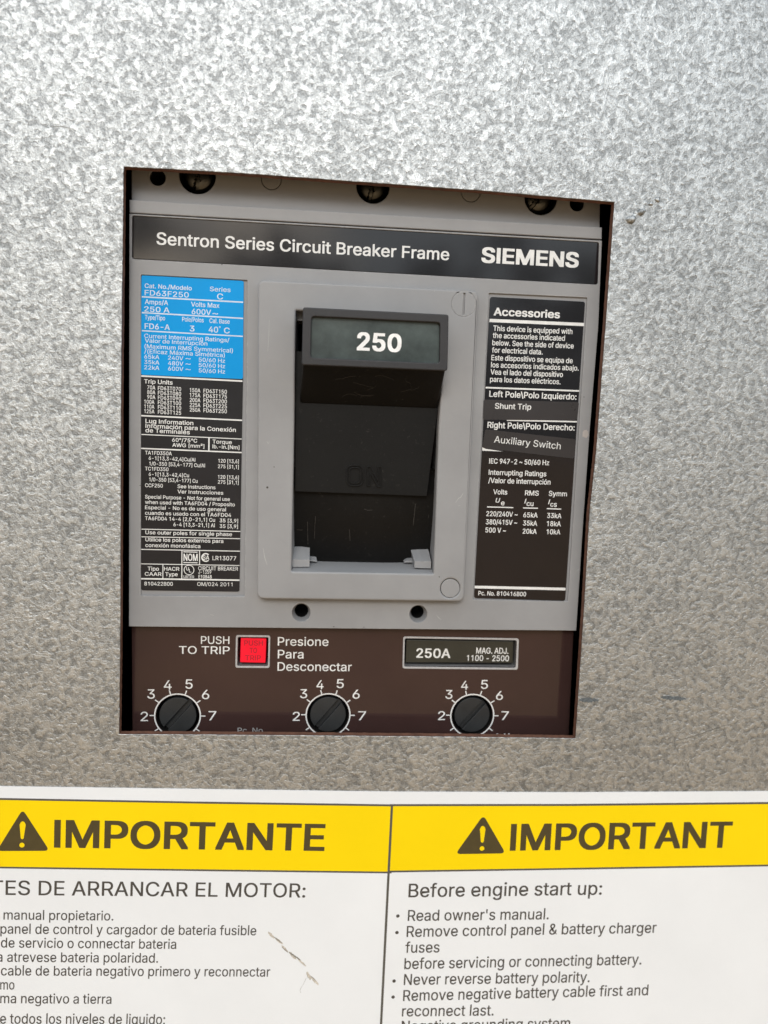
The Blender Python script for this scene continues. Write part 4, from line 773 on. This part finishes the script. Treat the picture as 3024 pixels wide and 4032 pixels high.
# clear lens edge inside the window, right side
# ------------------------------------------------------------------ trip unit
tl_ = mixloop([('G', 130, 100), ('H', 1432, 110), ('H', 1392, 960), ('G', 136, 960)], DT)
btn_o = rounded(mixloop([('G', 822, 211), ('G', 1026, 213), ('G', 1022, 405), ('G', 818, 404)], DT), .0004)
plug_o = rounded(mixloop([('H', 347, 217), ('H', 1067, 229), ('H', 1060, 407), ('H', 343, 400)], DT), .0004)
dials = [('G', 430, 727, 152), ('G', 1413, 722, 146), ('H', 780, 711, 140)]
lp = [tl_, btn_o, plug_o] + [circle(at(f, x, y, DT), plen(f, x, y, r * .93, DT)) for f, x, y, r in dials]
tu = plate('trip_unit_face', lp, DT, 1.2, M_brown, brk, bevel=.08, res=1)
bk = [[p + (sum(tl_, Vector((0, 0))) / 4 - p).normalized() * .0002 for p in tl_], btn_o, plug_o] + lp[3:]
plate('trip_unit_case', bk, DT - 1.25, 12, M_grey2, tu)
k = Ink(DT); k.slope = SLB
for a in (('PUSH', 583, 257, 768, 50, 5), ('TO TRIP', 440, 322, 770, 50, 5), ('Presione', 1085, 269, 1415, 56, 5), ('Para', 1085, 352, 1252, 56, 5), ('Desconectar', 1083, 433, 1567, 56, 5)): k.text('G', *a)
k.build('lettering', M_white, tu)
k = Ink(DT); k.text('G', 'Pc. No.', 822, 839, 1000, 34, 3); k.build('part_number', M_dim, tu)

def frame_ring(name, outer, inner, d, t, mat, parent): return plate(name, [outer, inner], d, t, mat, parent, bevel=.08)
def backing(lp, d, parent): return plate('cavity_back', [lp], d, .5, M_dark, parent)

pb = plate('push_button', [rounded(mixloop([('G', 843, 220), ('G', 1010, 224), ('G', 1004, 382), ('G', 838, 378)], DT - .2), .0002)], DT - .2, 6, M_red, brk, bevel=.12)
frame_ring('button_frame', rounded(mixloop([('G', 811, 200), ('G', 1036, 203), ('G', 1031, 416), ('G', 807, 414)], DT + .15), .0006), rounded(mixloop([('G', 823, 213), ('G', 1024, 215), ('G', 1020, 403), ('G', 819, 402)], DT + .15), .0004), DT + .15, .4, M_ring, pb)
backing(mixloop([('G', 790, 190), ('G', 1050, 190), ('G', 1050, 440), ('G', 790, 440)], DT), DT - 7, pb)
k = Ink(DT - .2); k.slope = SLB
for a in (('PUSH', 866, 268, 987, 33, 4), ('TO', 902, 317, 948, 33, 4), ('TRIP', 872, 365, 973, 33, 4)): k.text('G', *a)
k.build('raised_lettering', M_redtxt, pb)  # flat letters; the darker red paints in the shading of their relief

rp = plate('rating_plug', [rounded(mixloop([('H', 358, 226), ('H', 1045, 236), ('H', 1040, 376), ('H', 352, 372)], DT - 1.0), .0002)], DT - 1.0, 5, M_plug, brk, bevel=.15)
frame_ring('plug_frame', rounded(mixloop([('H', 338, 205), ('H', 1079, 218), ('H', 1072, 419), ('H', 333, 411)], DT + .15), .0007), rounded(mixloop([('H', 348, 217), ('H', 1066, 230), ('H', 1059, 407), ('H', 344, 399)], DT + .15), .0005), DT + .15, .4, M_ring, rp)
backing(mixloop([('H', 320, 190), ('H', 1095, 200), ('H', 1090, 440), ('H', 315, 430)], DT), DT - 6, rp)
k = Ink(DT - 1.0); k.slope = SLB
k.text('H', '250A', 422, 341, 637, 60, 16); k.text('H', 'MAG. ADJ.', 805, 314, 1010, 38, 9); k.text('H', '1100 - 2500', 745, 361, 1013, 37, 9)
k.build('lettering', M_white, rp)

for di, (f, x, y, r) in enumerate(dials):
    c = at(f, x, y, DT); rr = plen(f, x, y, r, DT)
    ang = R((50, 51, 50)[di])
    u = Vector((math.cos(ang), math.sin(ang))); w_ = Vector((-u.y, u.x))
    rk = rr * .80; sw = rk * .14
    vv, ff = lathe_data(c, [(rr * .929, DT - .15), (rr * .92, DT - 4.5), (rr * .3, DT - 4.6)]); 
    # knob: two half discs on a hub leave the screwdriver slot open
    halves = []
    for s in (1, -1):
        pts = []
        a0 = math.asin(sw / rk)
        for i in range(25):
            a = a0 + (math.pi - 2 * a0) * i / 24
            pts.append(c + u * rk * math.cos(a) + w_ * s * rk * math.sin(a))
        halves.append(plate_data([pts], DT - .3, 1.6, .12, 2))
    halves.append(plate_data([circle(c, rk)], DT - 1.5, 3, .1, 1))
    # shallow arrow relief at right angles to the slot
    ah = [c + w_ * rk * .30 + u * rk * .0, c + w_ * rk * .88 + u * rk * .0, c + w_ * rk * .88 - u * rk * .04, c + w_ * rk * .30 - u * rk * .04]
    halves.append(plate_data([ah], DT - .24, .2))
    V, F = join(halves)
    dl = mesh('adjustment_dial', V, F, M_dial, brk)
    tag(dl, ('dial beside the left edge of the trip unit', 'dial below the Spanish push-to-trip wording', 'dial below the 250A rating plug')[di], None)
    mesh('dial_well', vv, ff, M_dark, dl, True)
    k = Ink(DT)
    k.ring(c, rr * .955, rr * 1.01)
    for j in range(-1, 7):
        a = R(j * 36); v_ = Vector((math.cos(a), math.sin(a))); n_ = Vector((-v_.y, v_.x)) * rr * .024
        k.poly([c + v_ * rr * 1.0 - n_, c + v_ * rr * 1.20 - n_, c + v_ * rr * 1.20 + n_, c + v_ * rr * 1.0 + n_])
    q = r / 145.0
    pos = {0: [('2', 213, 762, 24), ('3', 257, 615, 24), ('4', 366, 556, 25), ('5', 505, 550, 23), ('6', 613, 618, 24), ('7', 657, 757, 25)],
           1: [('2', 1205, 760, 23), ('3', 1253, 612, 23), ('4', 1360, 553, 23), ('5', 1492, 546, 23), ('6', 1596, 615, 23), ('7', 1634, 756, 25)],
           2: [('2', 582, 740, 22), ('3', 630, 604, 22), ('4', 730, 545, 22), ('5', 857, 540, 22), ('6', 953, 611, 22), ('7', 988, 740, 23)]}[di]
    for ch, px, py, hw_ in pos: k.text(f, ch, px - hw_, py, px + hw_, 56 * q + 2, 3)
    k.text(f, 'LO', x - 218 * r / 140, y + 168 * r / 140, x - 128 * r / 140, 54 * q, 5); k.text(f, 'HI', x + 152 * r / 140, y + 168 * r / 140, x + 236 * r / 140, 54 * q, 5)
    k.build('dial_scale', M_white, dl)

# ------------------------------------------------------------------ warning sticker
DK = .12
st = plate('warning_sticker', [mixloop([('S', -700, 3086), ('I', 0, 17), ('I', 830, 29), ('I', 1659, 40), ('J', 830, 43), ('J', 1659, 38), ('S', 3700, 3108), ('S', 3700, 5000), ('S', -700, 5000)], DK)], DK, .12, M_sticker)
tag(st, 'white bilingual safety sticker with two yellow header bands below the breaker', 'sticker')
flat('header_band', mixloop([('S', -660, 3136), ('I', 0, 68), ('I', 820, 82), ('I', 1640, 95), ('I', 1622, 378), ('I', 820, 366), ('I', 0, 355), ('S', -660, 3406)], DK), DK, M_yellow, st)['label'] = 'yellow band headed IMPORTANTE'
flat('header_band', mixloop([('J', 68, 96), ('J', 830, 94), ('J', 1659, 87), ('S', 3660, 3150), ('S', 3660, 3385), ('J', 1659, 352), ('J', 830, 366), ('J', 58, 378)], DK), DK, M_yellow, st)['label'] = 'yellow band headed IMPORTANT'
k = Ink(DK + .015)
def path(fr, pts, th):
    for a, b in zip(pts, pts[1:]): k.bar(fr, a[0], a[1], b[0], b[1], th)
path('I', [(-700, 60), (0, 70), (820, 85), (1645, 97)], 9); path('J', [(60, 97), (830, 96), (1659, 88), (2300, 80)], 9)
path('I', [(-700, 348), (0, 357), (820, 368), (1640, 378)], 8); path('J', [(50, 378), (830, 366), (1659, 352), (2300, 340)], 8)
path('J', [(68, 98), (45, 560), (18, 1100), (-30, 2000)], 10)
k.build('border_lines', M_line, st)

def symbol(fr, a, b, c_, ex):
    k = Ink(DK + .015)
    tri = rounded(loop(fr, (a, b, c_), DK), plen(fr, a[0], a[1], 24, DK))
    (x, y), wtop, wbot, h, dot = ex
    bar_ = loop(fr, [(x - wtop, y + wtop), (x - wtop * .6, y + 2), (x, y - 2), (x + wtop * .6, y + 2), (x + wtop, y + wtop), (x + wbot - 1, y + h), (x - 2, y + h + 4), (x - wbot - 3, y + h)], DK)
    dt_ = circle(at(fr, x - 3, y + h + 28, DK), plen(fr, x, y, dot, DK), 20)
    k.poly(tri, [bar_, dt_]); return k.build('warning_symbol', M_olive, st)
symbol('I', (95, 113), (-14, 288), (208, 287), ((95, 165), 13, 5, 70, 11))
symbol('J', (455, 138), (336, 304), (549, 301), ((452, 186), 12, 5, 66, 10))
k = Ink(DK + .015); k.text('I', 'IMPORTANTE', 231, 274, 1353, 115, 21, y1=288); k.build('heading', M_olive, st)
k = Ink(DK + .015); k.text('J', 'IMPORTANT', 571, 290, 1497, 112, 21, y1=277); k.build('heading', M_olive, st)
k = Ink(DK)
k.text('I', 'ES DE ARRANCAR EL MOTOR:', 24, 472, 1277, 60, 6, y1=483, prefix='ANT')
k.build('subheading', M_inkgrey, st)
k = Ink(DK)
k.text('I', 'manual propietario.', 15, 575, 474, 40, 5, y1=579, prefix='Lea el ')
k.text('I', 'panel de control y cargador de bateria fusible', 2, 634, 1072, 41, 5, y1=641)
k.text('I', 'de servicio o connectar bateria', 4, 692, 737, 41, 5, y1=698)
k.text('I', 'atrevese bateria polaridad.', 30, 752, 661, 41, 5, y1=756, prefix='Nunca ')
k.text('I', 'cable de bateria negativo primero y reconnectar', 4, 809, 1130, 41, 5, y1=814)
k.text('I', 'mo', 1, 868, 60, 41, 5, y1=868, prefix='últi')
k.text('I', 'ma negativo a tierra', 1, 925, 466, 41, 5, y1=928, prefix='Siste')
k.text('I', 'e todos los niveles de liquido:', 0, 1011, 690, 43, 5, y1=1014, prefix='Revis')
k.build('instructions', M_inkgrey, st)
k = Ink(DK); k.text('J', 'Before engine start up:', 138, 487, 954, 57, 7, y1=476); k.build('subheading', M_inkgrey, st)
k = Ink(DK)
for s, x0, y0, x1, y1 in (("Read owner's manual.", 135, 587, 730, 580), ('Remove control panel & battery charger', 130, 655, 1185, 637), ('fuses', 124, 722, 268, 720), ('before servicing or connecting battery.', 120, 791, 1122, 771),
                          ('Never reverse battery polarity.', 118, 858, 903, 846), ('Remove negative battery cable first and', 115, 926, 1150, 901), ('reconnect last.', 110, 991, 497, 987), ('Negative grounding system', 108, 1056, 820, 1041)):
    k.text('J', s, x0, y0, x1, 46, 6, y1=y1)
for x, y in ((93, 566), (89, 636), (77, 841), (73, 909), (68, 1040)): k.poly(circle(at('J', x, y, DK), plen('J', x, y, 7.5, DK), 14))
k.build('instructions', M_inkgrey, st)
# torn scuff on the sticker
for nm, mt_, segs in (('scuff', M_scuffl, [(230, 130, 330, 215, 70, 11), (345, 225, 470, 315, 60, 21), (450, 345, 560, 450, 60, 12), (575, 455, 690, 560, 70, 22), (710, 560, 850, 680, 45, 23), (855, 790, 930, 880, 100, 13), (930, 860, 1055, 980, 70, 24)]),
                      ('scuff_mark', M_scuffd, [(320, 200, 460, 305, 34, 14), (575, 455, 760, 580, 34, 15), (870, 780, 880, 880, 30, 16), (920, 840, 1000, 900, 22, 17), (455, 370, 560, 460, 18, 18)])):
    k = Ink(DK + (.02 if nm == 'scuff_mark' else 0))
    for x0, y0, x1, y1, h, sd_ in segs: k.poly(blotch('P', x0, y0, x1, y1, h, DK, sd_, 22))
    if nm == 'scuff_mark':
        pts = [(852, 875), (815, 960), (770, 1030), (752, 1080), (765, 1115)]
        for a, b in zip(pts, pts[1:]): k.bar('P', a[0], a[1], b[0], b[1], 4)
    k.build(nm, mt_, st)

# ------------------------------------------------------------------ wear: scratches, specks and dust threads
def strokes(name, d, mat, parent, segs):
    for f, th, pts in segs:
        k = Ink(d); P = [at(f, x, y, d) for x, y in pts]; A, B = [], []
        for i, p in enumerate(P):
            t_ = P[min(i + 1, len(P) - 1)] - P[max(i - 1, 0)]
            n_ = Vector((-t_.y, t_.x)).normalized() * plen(f, pts[0][0], pts[0][1], th / 2, d) * (.35 if i in (0, len(P) - 1) else 1)
            A.append(p + n_); B.append(p - n_)
        k.poly(A + B[::-1]); k.build(name, mat, parent)
strokes('scratch', .0, M_zscratch, panel, [('Q', 6, [(960, 800), (1120, 745), (1290, 700), (1450, 640), (1659, 580)]), ('S', 3, [(2027, 365), (2050, 300), (2081, 219)]), ('S', 4, [(195, 498), (240, 497), (290, 508)])])
strokes('scratch', DE, M_scratch, es, [('L', 5, [(66, 880), (78, 950), (96, 1005)]), ('L', 5, [(1462, 552), (1485, 520), (1500, 512), (1520, 482)]), ('K', 3, [(100, 560), (108, 440), (112, 330)]), ('L', 4, [(92, 105), (104, 122), (112, 108)]),
        ('L', 4, [(1480, 575), (1500, 570)]), ('K', 3, [(230, 30 + 40), (238, 82)]), ('K', 3, [(1310, 112), (1312, 130)])])
for f, x, y, r in (('L', 97, 441, 8), ('L', 146, 292, 4), ('L', 1345, 1090, 4)): flat('speck', circle(at(f, x, y, DE), plen(f, x, y, r, DE), 9), DE, M_speck, es)
for f, x, y, r in (('M', 652, 597, 5), ('M', 898, 600, 4), ('B', 150, 790, 6), ('C', 1270, 1280, 5), ('E', 720, 700, 4)): flat('speck', circle(at(f, x, y, DC), plen(f, x, y, r, DC), 9), DC, M_speck, cv)
strokes('scratch', DC, M_scratch, cv, [('D', 5, [(1180, 1520), (1205, 1505), (1222, 1490)]), ('D', 4, [(1200, 1530), (1225, 1532)]), ('M', 4, [(1490, 500), (1510, 525), (1530, 540)]), ('G', 4, [(645, 65), (668, 72)])])
def skin(rows, y):                       # depth of the barrel at height y of frame L
    a = (y - 300) / 720
    return -6.2 - 6.0 * max(0, (a - .15) / .85) ** 2.2
rnd = random.Random(11)
for x0, y0, x1, y1, th in ((388, 690, 392, 855, 7), (446, 650, 438, 815, 6), (1172, 560, 1142, 850, 7), (692, 745, 698, 830, 6), (1268, 640, 1262, 720, 5), (312, 748, 352, 750, 8), (800, 598, 830, 608, 6), (830, 608, 862, 604, 6)):
    V, F = [], []; n_ = 12
    for i in range(n_):
        q = []
        for t_, s_ in ((i / n_, -1), (i / n_, 1), ((i + 1) / n_, 1), ((i + 1) / n_, -1)):
            y = y0 + (y1 - y0) * t_; x = x0 + (x1 - x0) * t_
            horiz = abs(x1 - x0) > abs(y1 - y0)
            w_ = th / 2 * rnd.uniform(.15, .8)
            xx, yy = (x, y + s_ * w_) if horiz else (x + s_ * w_, y)
            d = skin(None, yy) + .06
            q.append(v3(at('L', xx, yy, d), d))
        F.append(tuple(range(len(V), len(V) + 4))); V += q
    mesh('scratch', V, F, M_scratchd, sl)
# dust threads on the sloping underside of the handle
V, F = [], []
lo_ = bb[3]; A_, B_ = fb[3], fb[2]; C_, D_ = bb[2], bb[3]
def under(u_, v_):
    p0 = A_.lerp(B_, u_); p1 = D_.lerp(C_, u_); p = p0.lerp(p1, v_); d = (DH - 2.0) + (-4.4 - (DH - 2.0)) * v_
    return Vector((p.x, -d * .001 - .00004, p.y - .00006))
for s in range(9):
    V, F = [], []
    u0, v0 = rnd.uniform(.08, .92), rnd.uniform(.2, .9); a = rnd.uniform(0, 6.28)
    for i in range(9):
        u1, v1 = min(.97, max(.03, u0 + .018 * math.cos(a))), min(.95, max(.05, v0 + .035 * math.sin(a))); a += rnd.uniform(-.6, .6)
        p, q = under(u0, v0), under(u1, v1); n_ = Vector((0, -.00002, .00003))
        F.append(tuple(range(len(V), len(V) + 4))); V += [p - n_, q - n_, q + n_, p + n_]
        u0, v0 = u1, v1
    mesh('dust_thread', V, F, M_scratchd, hd)
